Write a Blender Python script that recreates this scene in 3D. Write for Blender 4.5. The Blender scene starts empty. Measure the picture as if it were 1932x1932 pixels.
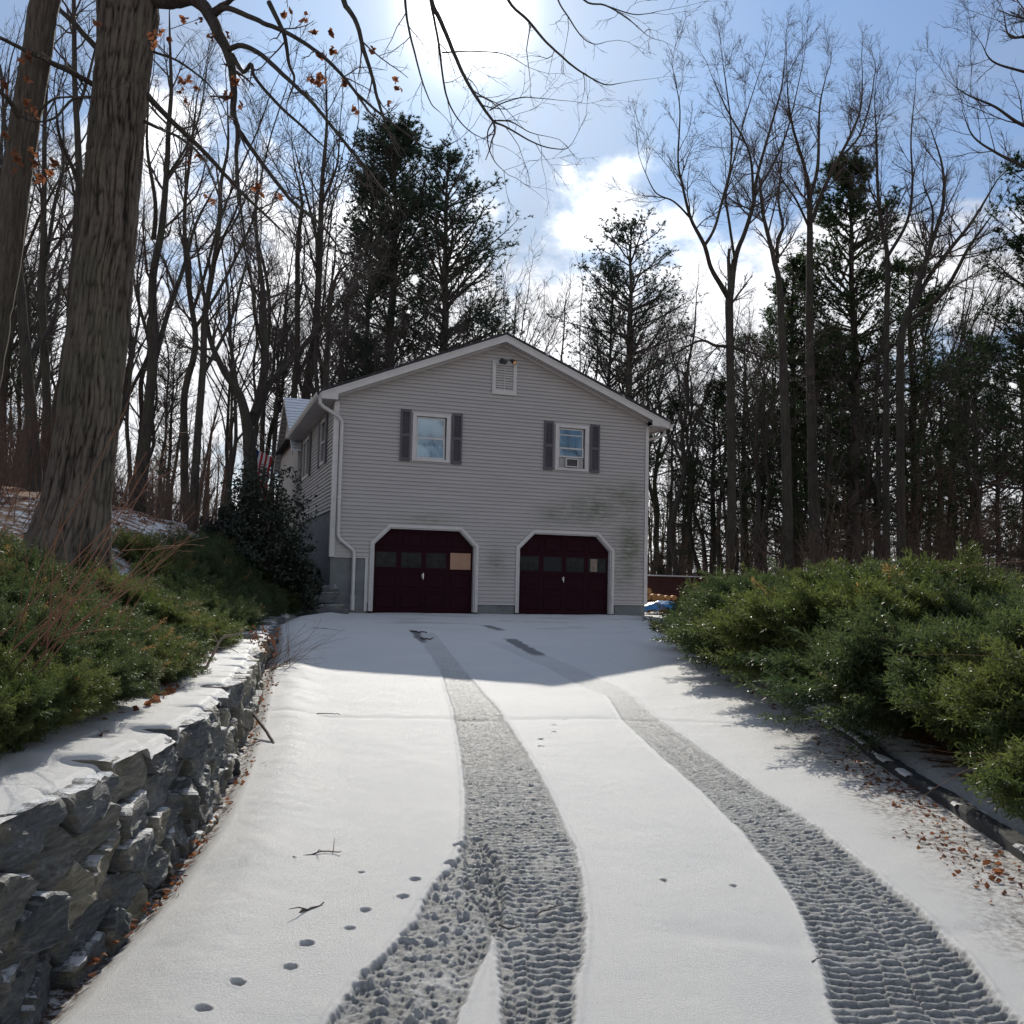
import bpy, math, random
import numpy as np
from math import radians as R_
D_ = bpy.data
SC = bpy.context.scene
COL = SC.collection
rs = np.random.RandomState
A = np.array

# ------------------------------------------------------------------ camera
F_PX, PITCH, ROLL = 1786.0, R_(4.3), R_(1.3)      # focal length for a 1932 px wide picture
Fw = A([0, math.cos(PITCH), math.sin(PITCH)]); Up = A([0, -math.sin(PITCH), math.cos(PITCH)]); Ri = A([1., 0, 0])
rc = Ri*math.cos(ROLL) + Up*math.sin(ROLL); uc = -Ri*math.sin(ROLL) + Up*math.cos(ROLL)
cam_d = D_.cameras.new('camera'); cam = D_.objects.new('camera', cam_d); COL.objects.link(cam)
from mathutils import Matrix, Vector
m = Matrix.Identity(4)
for i in range(3):
    m[i][0] = rc[i]; m[i][1] = uc[i]; m[i][2] = -Fw[i]
cam.matrix_world = m
cam_d.sensor_width = 36; cam_d.lens = 36*F_PX/1932; cam_d.clip_start = .05; cam_d.clip_end = 3000
SC.camera = cam
SC.render.resolution_x = SC.render.resolution_y = 1024

# ------------------------------------------------------------------ light and sky
SUN_EL, SUN_AZ = R_(32.3), R_(-3.6)
sun_dir = A([math.sin(SUN_AZ)*math.cos(SUN_EL), math.cos(SUN_AZ)*math.cos(SUN_EL), math.sin(SUN_EL)])
sd = D_.lights.new('sun', 'SUN'); sd.energy = 3.3; sd.angle = R_(0.55); sd.color = (1, .94, .83)
so = D_.objects.new('sun', sd); COL.objects.link(so)
so.rotation_euler = Vector(sun_dir).to_track_quat('Z', 'Y').to_euler()
so.location = (0, 0, 30)
SC.view_settings.view_transform = 'Standard'; SC.view_settings.look = 'None'
SC.view_settings.exposure = 0.38; SC.view_settings.gamma = 1

def build_world():
    w = D_.worlds.new('World'); SC.world = w; w.use_nodes = True
    nt = w.node_tree; N = nt.nodes; L = nt.links; N.clear()
    def n(t, **k):
        x = N.new(t)
        for a, b in k.items(): setattr(x, a, b)
        return x
    def val(x): return x
    def mth(op, a, b=None, c=None, clamp=False):
        x = n('ShaderNodeMath', operation=op, use_clamp=clamp)
        for i, q in enumerate((a, b, c)):
            if q is None: continue
            if isinstance(q, (int, float)): x.inputs[i].default_value = q
            else: L.new(q, x.inputs[i])
        return x.outputs[0]
    def mapr(v, a, b, c=0, d=1, smooth=True):
        x = n('ShaderNodeMapRange', interpolation_type='SMOOTHSTEP' if smooth else 'LINEAR')
        L.new(v, x.inputs[0])
        for i, q in zip((1, 2, 3, 4), (a, b, c, d)): x.inputs[i].default_value = q
        return x.outputs[0]
    def mix(f, a, b):
        x = n('ShaderNodeMix', data_type='RGBA')
        if isinstance(f, float): x.inputs[0].default_value = f
        else: L.new(f, x.inputs[0])
        for i, q in ((6, a), (7, b)):
            if isinstance(q, tuple): x.inputs[i].default_value = q
            else: L.new(q, x.inputs[i])
        return x.outputs[2]
    tc = n('ShaderNodeTexCoord'); g = tc.outputs['Generated']
    sky = n('ShaderNodeTexSky', sky_type='NISHITA'); sky.sun_disc = False
    sky.sun_elevation = SUN_EL; sky.sun_rotation = SUN_AZ; sky.air_density = 1.2; sky.dust_density = .4; sky.ozone_density = 2.5
    sc = n('ShaderNodeVectorMath', operation='SCALE'); L.new(sky.outputs[0], sc.inputs[0]); sc.inputs['Scale'].default_value = .085
    sep = n('ShaderNodeSeparateXYZ'); L.new(g, sep.inputs[0])
    zz = mth('ADD', mth('MAXIMUM', sep.outputs[2], 0.0), .16)
    com = n('ShaderNodeCombineXYZ')
    L.new(mth('DIVIDE', sep.outputs[0], zz), com.inputs[0]); L.new(mth('DIVIDE', sep.outputs[1], zz), com.inputs[1])
    def noise(vec, scale, det, rough=.55, off=(0, 0, 0), st=(1, 1, 1), dist=0):
        mp = n('ShaderNodeMapping'); L.new(vec, mp.inputs[0]); mp.inputs['Location'].default_value = off; mp.inputs['Scale'].default_value = st
        x = n('ShaderNodeTexNoise'); L.new(mp.outputs[0], x.inputs[0]); x.inputs['Scale'].default_value = scale
        x.inputs['Detail'].default_value = det; x.inputs['Roughness'].default_value = rough; x.inputs['Distortion'].default_value = dist
        return x.outputs[0]
    big = noise(g, 5.2, 8, .58, (3.3, 1.0, 7.6), (1, 1, 1.7), .3)
    # banks of cumulus low in the sky, thinner above
    el = sep.outputs[2]
    bias = mth('ADD', mapr(el, .20, .56, .19, -.12), 0)
    cum = mapr(mth('ADD', big, bias), .50, .66)
    veil = mapr(noise(com.outputs[0], 1.5, 9, .62, (1, 2, 0), (1, .35, 1), .5), .26, .74, .26, .90)
    dot = n('ShaderNodeVectorMath', operation='DOT_PRODUCT'); L.new(g, dot.inputs[0]); dot.inputs[1].default_value = tuple(sun_dir)
    ang = mth('ARCCOSINE', mth('MINIMUM', dot.outputs['Value'], .99999))
    near = mth('POWER', 2.718, mth('MULTIPLY', ang, -6.0))
    core = mth('POWER', 2.718, mth('MULTIPLY', mth('POWER', mth('DIVIDE', ang, .040), 2.0), -1.0))
    # clouds catch more light towards the sun
    cb = mth('ADD', .46, mth('MULTIPLY', near, 1.3))
    shade = mapr(noise(g, 9, 6, .6, (5, 1, 2), (1, 1, 1.6)), .3, .75, 1.0, 1.7)
    cbl = mth('MULTIPLY', cb, shade)
    cc = n('ShaderNodeVectorMath', operation='SCALE'); cc.inputs[0].default_value = (.98, .98, 1.0); L.new(mth('MULTIPLY', cbl, 1.25), cc.inputs['Scale'])
    vc = n('ShaderNodeVectorMath', operation='SCALE'); vc.inputs[0].default_value = (.74, .81, .91); L.new(mth('MULTIPLY', mth('ADD', .48, mth('MULTIPLY', near, .55)), .85), vc.inputs['Scale'])
    blue = n('ShaderNodeVectorMath', operation='MULTIPLY'); L.new(sc.outputs[0], blue.inputs[0]); blue.inputs[1].default_value = (.50, .78, 1.08)
    c = mix(veil, blue.outputs[0], vc.outputs[0])
    c = mix(mth('MULTIPLY', cum, .92), c, cc.outputs[0])
    gl = n('ShaderNodeVectorMath', operation='SCALE'); gl.inputs[0].default_value = (1, .93, .82); L.new(mth('ADD', mth('MULTIPLY', core, 3.0), mth('MULTIPLY', near, .12)), gl.inputs['Scale'])
    ad = n('ShaderNodeVectorMath', operation='ADD'); L.new(c, ad.inputs[0]); L.new(gl.outputs[0], ad.inputs[1])
    bg = n('ShaderNodeBackground'); L.new(ad.outputs[0], bg.inputs[0]); bg.inputs[1].default_value = 1.0
    o = n('ShaderNodeOutputWorld'); L.new(bg.outputs[0], o.inputs[0])
build_world()

# ------------------------------------------------------------------ helpers
def ray(u, v):
    d = Fw + rc*(u-966)/F_PX - uc*(v-966)/F_PX
    return d/d[1]
def at(u, v, Y): return ray(u, v)*Y
def norm(v): return v/np.maximum(np.linalg.norm(v, axis=-1, keepdims=True), 1e-9)
def hsh(ix, iy, s):
    h = (ix.astype(np.int64)*374761393 + iy.astype(np.int64)*668265263 + s*974634777) & 0x7fffffff
    h = ((h ^ (h >> 13))*1274126177) & 0x7fffffff
    h = h ^ (h >> 16)
    return (h & 0xffff)/65535.0
def vn(x, y, s=0):
    ix = np.floor(x); iy = np.floor(y); fx = x-ix; fy = y-iy
    fx = fx*fx*(3-2*fx); fy = fy*fy*(3-2*fy)
    a = hsh(ix, iy, s); b = hsh(ix+1, iy, s); c = hsh(ix, iy+1, s); d = hsh(ix+1, iy+1, s)
    return (a*(1-fx)+b*fx)*(1-fy)+(c*(1-fx)+d*fx)*fy
def fbm(x, y, s=0, o=4):
    r = 0; a = .5; t = 0
    for i in range(o):
        r = r+a*vn(x*2**i+i*17.3, y*2**i-i*9.1, s+i); t += a; a *= .5
    return r/t
def sst(a, b, x):
    t = np.clip((x-a)/(b-a), 0, 1); return t*t*(3-2*t)

def mesh_of(name, V, Fs, attrs=None, smooth=False, mat=None, uv=None):
    me = D_.meshes.new(name)
    V = np.asarray(V, dtype=np.float32)
    Fs = [np.asarray(f, dtype=np.int32) for f in (Fs if isinstance(Fs, list) else [Fs]) if len(f)]
    me.vertices.add(len(V)); me.vertices.foreach_set('co', V.ravel())
    nl = sum(f.size for f in Fs); npol = sum(len(f) for f in Fs)
    me.loops.add(nl); me.polygons.add(npol)
    me.loops.foreach_set('vertex_index', np.concatenate([f.ravel() for f in Fs]))
    tot = np.concatenate([np.full(len(f), f.shape[1], np.int32) for f in Fs])
    st = np.concatenate([[0], np.cumsum(tot)[:-1]]).astype(np.int32)
    me.polygons.foreach_set('loop_start', st)
    try: me.polygons.foreach_set('loop_total', tot)
    except Exception: pass
    me.update(calc_edges=True)
    if attrs:
        for k, a in attrs.items():
            at_ = me.attributes.new(k, 'FLOAT', 'POINT'); at_.data.foreach_set('value', np.asarray(a, np.float32).ravel())
    me.polygons.foreach_set('use_smooth', np.full(npol, bool(smooth)))
    if mat: me.materials.append(mat)
    return me
def obj(name, me, parent=None, **tags):
    o = D_.objects.new(name, me); COL.objects.link(o)
    if parent is not None: o.parent = parent
    tagit(o, **tags)
    return o
def tagit(o, label=None, cat=None, group=None, kind=None):
    if label: o['label'] = label
    if cat: o['category'] = cat
    if group: o['group'] = group
    if kind: o['kind'] = kind
    return o
def empty(name, loc=(0, 0, 0), rz=0, **tags):
    o = D_.objects.new(name, None); COL.objects.link(o); o.location = loc; o.rotation_euler = (0, 0, rz); o.empty_display_size = .2
    return tagit(o, **tags)

class MB:
    def __init__(s): s.V = []; s.F = {}; s.n = 0; s.A = []
    def add(s, V, F, a=0.0):
        V = np.asarray(V, float).reshape(-1, 3)
        Fl = F if isinstance(F, list) and len(F) and isinstance(F[0], np.ndarray) else [np.asarray(F)]
        for f in Fl:
            if len(f): s.F.setdefault(f.shape[1], []).append(f+s.n)
        s.V.append(V); s.n += len(V)
        s.A.append(np.full(len(V), a) if np.isscalar(a) else np.asarray(a))
        return s
    def box(s, x0, x1, y0, y1, z0, z1, a=0.0):
        V = [(x0, y0, z0), (x1, y0, z0), (x1, y1, z0), (x0, y1, z0), (x0, y0, z1), (x1, y0, z1), (x1, y1, z1), (x0, y1, z1)]
        return s.add(V, A([(0, 3, 2, 1), (4, 5, 6, 7), (0, 1, 5, 4), (1, 2, 6, 5), (2, 3, 7, 6), (3, 0, 4, 7)]), a)
    def prism(s, poly, axis, a0, a1):
        """poly: 2-D outline, extruded along the axis ('x' or 'y')"""
        n = len(poly); V = []
        for q in (a0, a1):
            for (p, z) in poly: V.append((p, q, z) if axis == 'y' else (q, p, z))
        s.add(V, A([(i, (i+1) % n, n+(i+1) % n, n+i) for i in range(n)]))
        k = s.n-2*n
        s.F.setdefault(n, []).append(A([[k+i for i in range(n)][::-1], [k+n+i for i in range(n)]]))
        return s
    def tube(s, pts, rad, m=10, a=0.0, cap=True):
        V, Fq = tubes(A(pts, dtype=float)[:, None, :], (np.full(len(pts), rad) if np.isscalar(rad) else A(rad, dtype=float))[:, None], m)
        s.add(V, Fq, a)
        if cap:
            k = s.n-len(V); s.F.setdefault(m, []).append(A([[k+i for i in range(m)], [s.n-m+i for i in range(m)][::-1]]))
        return s
    def mesh(s, name, mat, smooth=False, attr='tint'):
        return mesh_of(name, np.concatenate(s.V), [np.concatenate(v) for v in s.F.values()], {attr: np.concatenate(s.A)}, smooth, mat)

def tubes(P, Rr, m):
    """P (k,N,3) nodes of N branches, Rr (k,N) radii -> verts, quads"""
    k, N, _ = P.shape
    d = np.empty_like(P); d[1:-1] = P[2:]-P[:-2]; d[0] = P[1]-P[0]; d[-1] = P[-1]-P[-2]
    d = norm(d)
    d0 = norm(P[-1]-P[0])
    ref = np.where(np.abs(d0[:, 2:3]) > .75, A([[1., 0.13, 0]]), A([[0.05, 0.1, 1.]]))
    a = norm(np.cross(d, ref[None])); b = np.cross(d, a)
    an = np.arange(m)*2*math.pi/m
    V = P[:, :, None, :] + Rr[:, :, None, None]*(a[:, :, None, :]*np.cos(an)[None, None, :, None]+b[:, :, None, :]*np.sin(an)[None, None, :, None])
    idx = np.arange(k*N*m).reshape(k, N, m)
    nx = np.roll(idx, -1, axis=2)
    Q = np.stack([idx[:-1], nx[:-1], nx[1:], idx[1:]], -1).reshape(-1, 4)
    return V.reshape(-1, 3), Q

def grow(P, d, L, r0, nst, wob, trop, rng, taper=.85):
    pos = P.copy(); nodes = [pos.copy()]; rr = [r0.copy()]; ds = [d.copy()]
    for i in range(nst):
        d = norm(d+rng.normal(0, wob, d.shape)+A(trop)[None])
        pos = pos+d*(L/nst)[:, None]
        nodes.append(pos.copy()); rr.append(r0*(1-taper*(i+1)/nst)); ds.append(d.copy())
    return np.stack(nodes), np.stack(rr), np.stack(ds)
def spawn(G, k, tmin, ang, lr, rr_, rng, L=None, flat=0, tmax=1.):
    nodes, rad, ds = G; K, N, _ = nodes.shape
    idx = np.repeat(np.arange(N), k); M = len(idx)
    t = rng.uniform(tmin, tmax, M)*(K-1)*.999; i0 = t.astype(int); f = (t-i0)[:, None]
    P = nodes[i0, idx]*(1-f)+nodes[i0+1, idx]*f
    r = rad[i0, idx]*(1-f[:, 0])+rad[i0+1, idx]*f[:, 0]
    d = ds[i0+1, idx]
    rnd = rng.normal(0, 1, (M, 3)); rnd[:, 2] *= (1-flat)
    perp = norm(rnd-d*(rnd*d).sum(1, keepdims=True))
    a = rng.normal(ang, ang*.22, M)[:, None]
    dc = norm(d*np.cos(a)+perp*np.sin(a))
    Lp = np.linalg.norm(nodes[1:]-nodes[:-1], axis=-1).sum(0)[idx]
    tt = t/(K-1)
    Lc = Lp*lr*(1.25-.8*tt)*rng.uniform(.6, 1.25, M)
    return P, dc, Lc, np.minimum(r*.8, np.maximum(r*rr_, .0015))

# ------------------------------------------------------------------ materials
class NT:
    def __init__(s, name):
        s.m = D_.materials.new(name); s.m.use_nodes = True; s.t = s.m.node_tree; s.t.nodes.clear()
        s.out = s.n('ShaderNodeOutputMaterial'); s.tc = s.n('ShaderNodeTexCoord').outputs['Object']
    def n(s, t, **k):
        x = s.t.nodes.new(t)
        for a, b in k.items(): setattr(x, a, b)
        return x
    def set(s, inp, v):
        if isinstance(v, bpy.types.NodeSocket): s.t.links.new(v, inp)
        elif isinstance(v, tuple) and len(v) == 3 and inp.type == 'RGBA': inp.default_value = (*v, 1)
        else: inp.default_value = v
    def mp(s, scale=(1, 1, 1), rot=(0, 0, 0), vec=None):
        x = s.n('ShaderNodeMapping'); s.set(x.inputs[0], vec or s.tc); x.inputs['Scale'].default_value = scale; x.inputs['Rotation'].default_value = rot
        return x.outputs[0]
    def noise(s, sc, det=5, rough=.55, vec=None, dist=0.0):
        x = s.n('ShaderNodeTexNoise'); s.set(x.inputs[0], vec or s.tc); x.inputs['Scale'].default_value = sc
        x.inputs['Detail'].default_value = det; x.inputs['Roughness'].default_value = rough; x.inputs['Distortion'].default_value = dist
        return x.outputs[0]
    def vor(s, sc, vec=None, feat='F1', out='Distance'):
        x = s.n('ShaderNodeTexVoronoi', feature=feat); s.set(x.inputs[0], vec or s.tc); x.inputs['Scale'].default_value = sc
        return x.outputs[out]
    def rng(s, v, a, b, c=0., d=1.):
        x = s.n('ShaderNodeMapRange'); s.set(x.inputs[0], v)
        for i, q in zip((1, 2, 3, 4), (a, b, c, d)): x.inputs[i].default_value = q
        return x.outputs[0]
    def math(s, op, a, b=0.0, clamp=False):
        x = s.n('ShaderNodeMath', operation=op, use_clamp=clamp); s.set(x.inputs[0], a); s.set(x.inputs[1], b); return x.outputs[0]
    def mix(s, f, a, b):
        x = s.n('ShaderNodeMix', data_type='RGBA'); s.set(x.inputs[0], f); s.set(x.inputs[6], a); s.set(x.inputs[7], b); return x.outputs[2]
    def attr(s, nm): return s.n('ShaderNodeAttribute', attribute_name=nm).outputs['Fac']
    def rand(s): return s.n('ShaderNodeObjectInfo').outputs['Random']
    def geo(s, o): return s.n('ShaderNodeNewGeometry').outputs[o]
    def sepz(s, v, i=2):
        x = s.n('ShaderNodeSeparateXYZ'); s.set(x.inputs[0], v); return x.outputs[i]
    def bump(s, h, st=.5, dist=.02, nrm=None):
        x = s.n('ShaderNodeBump'); s.set(x.inputs['Height'], h); x.inputs['Strength'].default_value = st; x.inputs['Distance'].default_value = dist
        if nrm: s.set(x.inputs['Normal'], nrm)
        return x.outputs[0]
    def pbr(s, col, rough=.7, nrm=None, spec=.4, metal=0., **k):
        x = s.n('ShaderNodeBsdfPrincipled'); s.set(x.inputs['Base Color'], col); s.set(x.inputs['Roughness'], rough)
        s.set(x.inputs['Specular IOR Level'], spec); s.set(x.inputs['Metallic'], metal)
        for a, b in k.items(): s.set(x.inputs[a.replace('_', ' ')], b)
        if nrm: s.set(x.inputs['Normal'], nrm)
        return x.outputs[0]
    def done(s, sh): s.set(s.out.inputs[0], sh); return s.m
    def leafy(s, col, trans, f=.4, rough=.6, spec=.3):
        a = s.pbr(col, rough, None, spec); b = s.n('ShaderNodeBsdfTranslucent'); s.set(b.inputs[0], trans)
        x = s.n('ShaderNodeMixShader'); x.inputs[0].default_value = f; s.set(x.inputs[1], a); s.set(x.inputs[2], b.outputs[0]); return x.outputs[0]

def snow_bits(t, fine=True):
    """returns colour, normal, roughness of sunlit granular snow"""
    n1 = t.noise(1.3, 5); n2 = t.noise(75, 5, .85); n3 = t.noise(210, 4, .85)
    col = t.mix(t.rng(n1, .3, .7), (.80, .805, .81), (.88, .875, .86))
    col = t.mix(t.rng(n3, .38, .70, 0, .8), col, (.60, .60, .60))
    spark = t.rng(t.noise(520, 1, .5), .70, .76)
    h = t.math('ADD', t.math('MULTIPLY', n2, .6), t.math('MULTIPLY', n3, .4))
    nr = t.bump(h, 1., .022)
    rough = t.rng(spark, 0, 1, .62, .18)
    return col, nr, rough
M = {}
def materials():
    t = NT('driveway_snow'); c, nr, ro = snow_bits(t)
    thin = t.attr('thin'); lum = t.noise(60, 4, .7)
    wet = t.mix(t.rng(lum, .3, .7), (.15, .153, .153), (.44, .445, .44))
    c = t.mix(thin, c, wet)
    dirt = t.attr('dirt'); dm = t.math('MULTIPLY', dirt, t.rng(t.noise(22, 5, .7), .42, .62))
    c = t.mix(dm, c, (.10, .055, .035))
    ice = t.attr('ice'); c = t.mix(t.math('MULTIPLY', ice, .8), c, (.10, .105, .12))
    ro = t.rng(t.math('MAXIMUM', thin, ice), 0, 1, .6, .5)
    M['drive'] = t.done(t.pbr(c, ro, nr, .25))
    t = NT('ground_snow'); c, nr, ro = snow_bits(t)
    lit = t.attr('litter')
    lf = t.vor(14, t.mp((1, 1, 1)), out='Color'); lcol = t.mix(t.rng(t.sepz(lf, 0), 0, 1), (.11, .052, .026), (.30, .16, .085))
    msk = t.rng(t.math('ADD', t.noise(3.2, 8, .72), t.math('MULTIPLY', lit, .5)), .60, .68)
    c = t.mix(msk, c, lcol)
    nb = t.bump(t.noise(25, 5, .7), .8, .03, nr)
    M['ground'] = t.done(t.pbr(c, .75, nb, .3))
    t = NT('snow'); c, nr, ro = snow_bits(t); M['snow'] = t.done(t.pbr(c, .55, nr, .4))
    # siding
    t = NT('vinyl_siding')
    tr = t.mp((.6, .6, 5)); n1 = t.noise(1.2, 5, .6, tr)
    c = t.mix(t.rng(n1, .3, .7), (.385, .362, .350), (.44, .415, .398))
    al = t.attr('tint'); g1 = t.noise(2.4, 6, .7, t.mp((.8, 1, 3.5))); g2 = t.noise(7, 5, .7, t.mp((.8, 1, 11)))  # tint carries real algae plus shade painted on the course undersides
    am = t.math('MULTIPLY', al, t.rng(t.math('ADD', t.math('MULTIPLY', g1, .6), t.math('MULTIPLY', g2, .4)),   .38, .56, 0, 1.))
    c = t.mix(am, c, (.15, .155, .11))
    nr = t.bump(t.noise(60, 3, .6, t.mp((.15, 1, 1))), .12, .004)
    M['siding'] = t.done(t.pbr(c, .55, nr, .35))
    def plain(nm, key, c1, c2, ro=.5, sc=6, bump=.15, spec=.4, metal=0., det=5):
        t = NT(nm); n_ = t.noise(sc, det, .6); c = t.mix(t.rng(n_, .3, .7), c1, c2)
        M[key] = t.done(t.pbr(c, ro, t.bump(t.noise(sc*12, 4, .6), bump, .004), spec, metal))
    plain('white_trim', 'trim', (.50, .48, .465), (.58, .56, .545), .45)
    plain('beige_trim', 'beige', (.33, .295, .27), (.37, .335, .31), .5)
    plain('gutter_metal', 'gutter', (.50, .485, .47), (.57, .55, .535), .35, 3)
    plain('concrete', 'conc', (.125, .135, .135), (.19, .20, .20), .85, 3, .5)
    plain('shutter_plastic', 'shutter', (.072, .066, .078), (.10, .092, .105), .5, 4)
    plain('maroon_paint', 'maroon', (.022, .0072, .0105), (.028, .0088, .0125), .8, 2.5, .2, .06)
    plain('cardboard', 'card', (.34, .20, .13), (.40, .24, .16), .85, 3)
    plain('lamp_metal', 'dark', (.03, .032, .036), (.05, .052, .056), .45)
    plain('blue_tarp', 'tarp', (.03, .16, .42), (.06, .26, .55), .4, 9, .6)
    plain('cut_log_ends', 'log', (.40, .17, .05), (.52, .26, .09), .8, 12, .6)
    plain('red_fence_paint', 'redfence', (.055, .018, .016), (.09, .028, .022), .8, 5, .4)
    plain('asphalt', 'asph', (.022, .024, .026), (.05, .052, .054), .85, 30, .9)
    plain('curtain_cloth', 'curtain', (.42, .44, .46), (.60, .61, .62), .9, 7)
    plain('weathered_wood', 'oldwood', (.16, .125, .095), (.27, .22, .18), .85, 9, .7)
    plain('backing_soil', 'soil', (.02, .017, .014), (.04, .032, .025), .95, 8, .8)
    plain('interior', 'inside', (.015, .016, .018), (.02, .021, .024), .9)
    t = NT('lamp_lens'); e = t.pbr((.9, .55, .25), .2); M['lens'] = t.done(e)
    # roof shingle with thin snow
    t = NT('shingles'); br = t.n('ShaderNodeTexBrick'); t.set(br.inputs[0], t.mp((1, 1, 1), (0, 0, math.pi/2))); br.inputs['Scale'].default_value = 1.6
    br.inputs['Color1'].default_value = (.03, .03, .033, 1); br.inputs['Color2'].default_value = (.05, .05, .055, 1); br.inputs['Mortar'].default_value = (.015, .015, .016, 1)
    sm = t.rng(t.noise(2.2, 7, .7), .62, .66)
    M['shingle'] = t.done(t.pbr(t.mix(sm, br.outputs[0], (.75, .77, .8)), .85, t.bump(t.noise(40, 4), .6, .02)))
    t = NT('snowy_shingles')
    wv = t.n('ShaderNodeTexWave', wave_type='BANDS', bands_direction='Z'); t.set(wv.inputs[0], t.mp((1, 1, 1))); wv.inputs['Scale'].default_value = 2.2; wv.inputs['Distortion'].default_value = 2.0
    c = t.mix(t.rng(wv.outputs[0], .0, .25), (.33, .35, .39), (.74, .77, .82)); M['snowroof'] = t.done(t.pbr(c, .6, t.bump(t.noise(30, 4), .4, .02)))
    # glass
    t = NT('window_glass'); g = t.n('ShaderNodeBsdfGlossy'); g.inputs[0].default_value = (.55, .68, .80, 1); g.inputs[1].default_value = .03
    
    tr = t.n('ShaderNodeBsdfTransparent'); tr.inputs[0].default_value = (.75, .8, .8, 1)
    x = t.n('ShaderNodeMixShader'); x.inputs[0].default_value = .22; t.set(x.inputs[1], tr.outputs[0]); t.set(x.inputs[2], g.outputs[0]); M['glass'] = t.done(x.outputs[0])
    t = NT('garage_glass'); n_ = t.noise(7, 6, .7); M['gglass'] = t.done(t.pbr(t.mix(t.rng(n_, .35, .7), (.005, .006, .008), (.022, .027, .027)), .15, None, .12))
    t = NT('bright_metal'); M['steel'] = t.done(t.pbr((.6, .6, .62), .25, None, .5, 1.))
    # bark
    def bark(key, c1, c2, sc=1., st=1., dist=.03):
        t = NT('bark_'+key); v = t.mp((1, 1, .14)); dn = t.noise(14*sc, 7, .68, v, 1.0); vo = t.noise(30*sc, 5, .7, t.mp((1, 1, .10)), .6)
        h = t.math('ADD', t.math('MULTIPLY', t.rng(vo, .3, .65), .6), t.math('MULTIPLY', dn, .7))
        c = t.mix(t.rng(h, .3, 1.0), c1, c2)
        c = t.mix(t.rng(t.noise(1.1, 3), .45, .65, 0, .35), c, (.10, .115, .075))
        M[key] = t.done(t.pbr(c, .9, t.bump(h, st, dist), .2))
    bark('oakbark', (.035, .029, .024), (.185, .155, .128), .95, 1., .06)
    t = NT('bark_oak'); q = t.attr('tint'); v = t.mp((1, 1, .12)); n1 = t.noise(26, 7, .7, v, .8); n2 = t.noise(60, 4, .7, t.mp((1, 1, .3)))
    h = t.math('ADD', t.math('MULTIPLY', n1, .8), t.math('MULTIPLY', n2, .4)); hh = t.math('ADD', t.math('MULTIPLY', q, .75), t.math('MULTIPLY', h, .5))
    c = t.mix(t.rng(hh, .45, 1.05), (.014, .012, .010), (.145, .122, .101)); c = t.mix(t.rng(t.noise(.9, 4), .45, .65, 0, .35), c, (.11, .12, .08))
    M['oaktrunk'] = t.done(t.pbr(c, .9, t.bump(h, .9, .03), .2))
    bark('bark', (.022, .019, .018), (.082, .068, .060), .8, .9, .03)
    bark('pinebark', (.030, .026, .025), (.095, .078, .070), .8, .9, .03)
    def twig(key, c1, c2):
        t = NT('twig_'+key); c = t.mix(t.rand(), c1, c2); M[key] = t.done(t.pbr(c, .85, None, .2))
    twig('twig', (.060, .050, .046), (.11, .088, .078)); twig('redtwig', (.075, .040, .032), (.10, .055, .042)); twig('brush', (.11, .078, .062), (.16, .115, .09))
    twig('cane', (.17, .085, .055), (.24, .13, .08))
    # foliage
    def fol(key, cols, f=.4, rough=.6, sp=.3, boost=1.5):
        t = NT('foliage_'+key); a = t.attr('tint'); c = t.mix(t.rng(a, 0, .6), cols[0], cols[1]); c = t.mix(t.rng(a, .6, .85), c, cols[1]); c = t.mix(t.rng(a, .93, .97), c, cols[2])
        tr = t.mix(1.0, c, c); hs = t.n('ShaderNodeHueSaturation'); t.set(hs.inputs['Color'], c); hs.inputs['Value'].default_value = boost; hs.inputs['Saturation'].default_value = 1.1
        M[key] = t.done(t.leafy(c, hs.outputs[0], f, rough, sp))
    fol('juniper', ((.012, .034, .014), (.078, .094, .030), (.24, .15, .07)), .45, .45, .4, 1.9)
    fol('juniperdark', ((.014, .037, .018), (.058, .076, .030), (.22, .14, .07)), .45, .45, .4, 1.8)
    fol('pine', ((.016, .034, .026), (.036, .060, .038), (.045, .035, .02)), .25, .6, .25, 1.5)
    fol('pinegreen', ((.014, .030, .016), (.035, .058, .022), (.06, .05, .02)), .35, .6, .25, 1.8)
    fol('rhodo', ((.010, .018, .012), (.026, .036, .020), (.05, .03, .02)), .15, .4, .5, 1.2)
    fol('deadleaf', ((.09, .040, .026), (.23, .105, .058), (.08, .040, .03)), .45, .7, .2, 1.5)
    # stone
    t = NT('schist'); rnd = t.rand(); at2 = t.attr('tint')
    w = t.mp((2.2, 2.2, 13), (.30, .45, 0)); s1 = t.noise(2.2, 9, .72, w, 1.8); s2 = t.noise(7, 7, .72); s3 = t.noise(38, 4, .7)
    base = t.mix(t.rng(at2, .45, .9), (.13, .145, .155), (.33, .30, .22))
    base = t.mix(t.rng(at2, .0, .25, .65, 0.), base, (.065, .075, .083))
    c = t.mix(t.rng(s1, .38, .60), t.mix(.55, base, (.015, .016, .018)), base)
    c = t.mix(t.rng(s1, .58, .72, 0, .7), c, (.42, .43, .42))
    c = t.mix(t.rng(s3, .5, .75, 0, .5), c, (.24, .24, .22))
    c = t.mix(t.rng(t.noise(4.5, 6, .7), .60, .68, 0, .75), c, (.36, .38, .33))
    c = t.mix(t.rng(t.noise(2.6, 5, .7), .56, .72, 0, .7), c, (.27, .215, .12))
    hh = t.math('ADD', s1, t.math('ADD', t.math('MULTIPLY', s2, .5), t.math('MULTIPLY', s3, .2)))
    nz = t.sepz(t.geo('True Normal')); fr = t.math('MULTIPLY', t.rng(nz, .78, .95), t.rng(s2, .47, .56))
    c = t.mix(fr, c, (.72, .74, .77))
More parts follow.
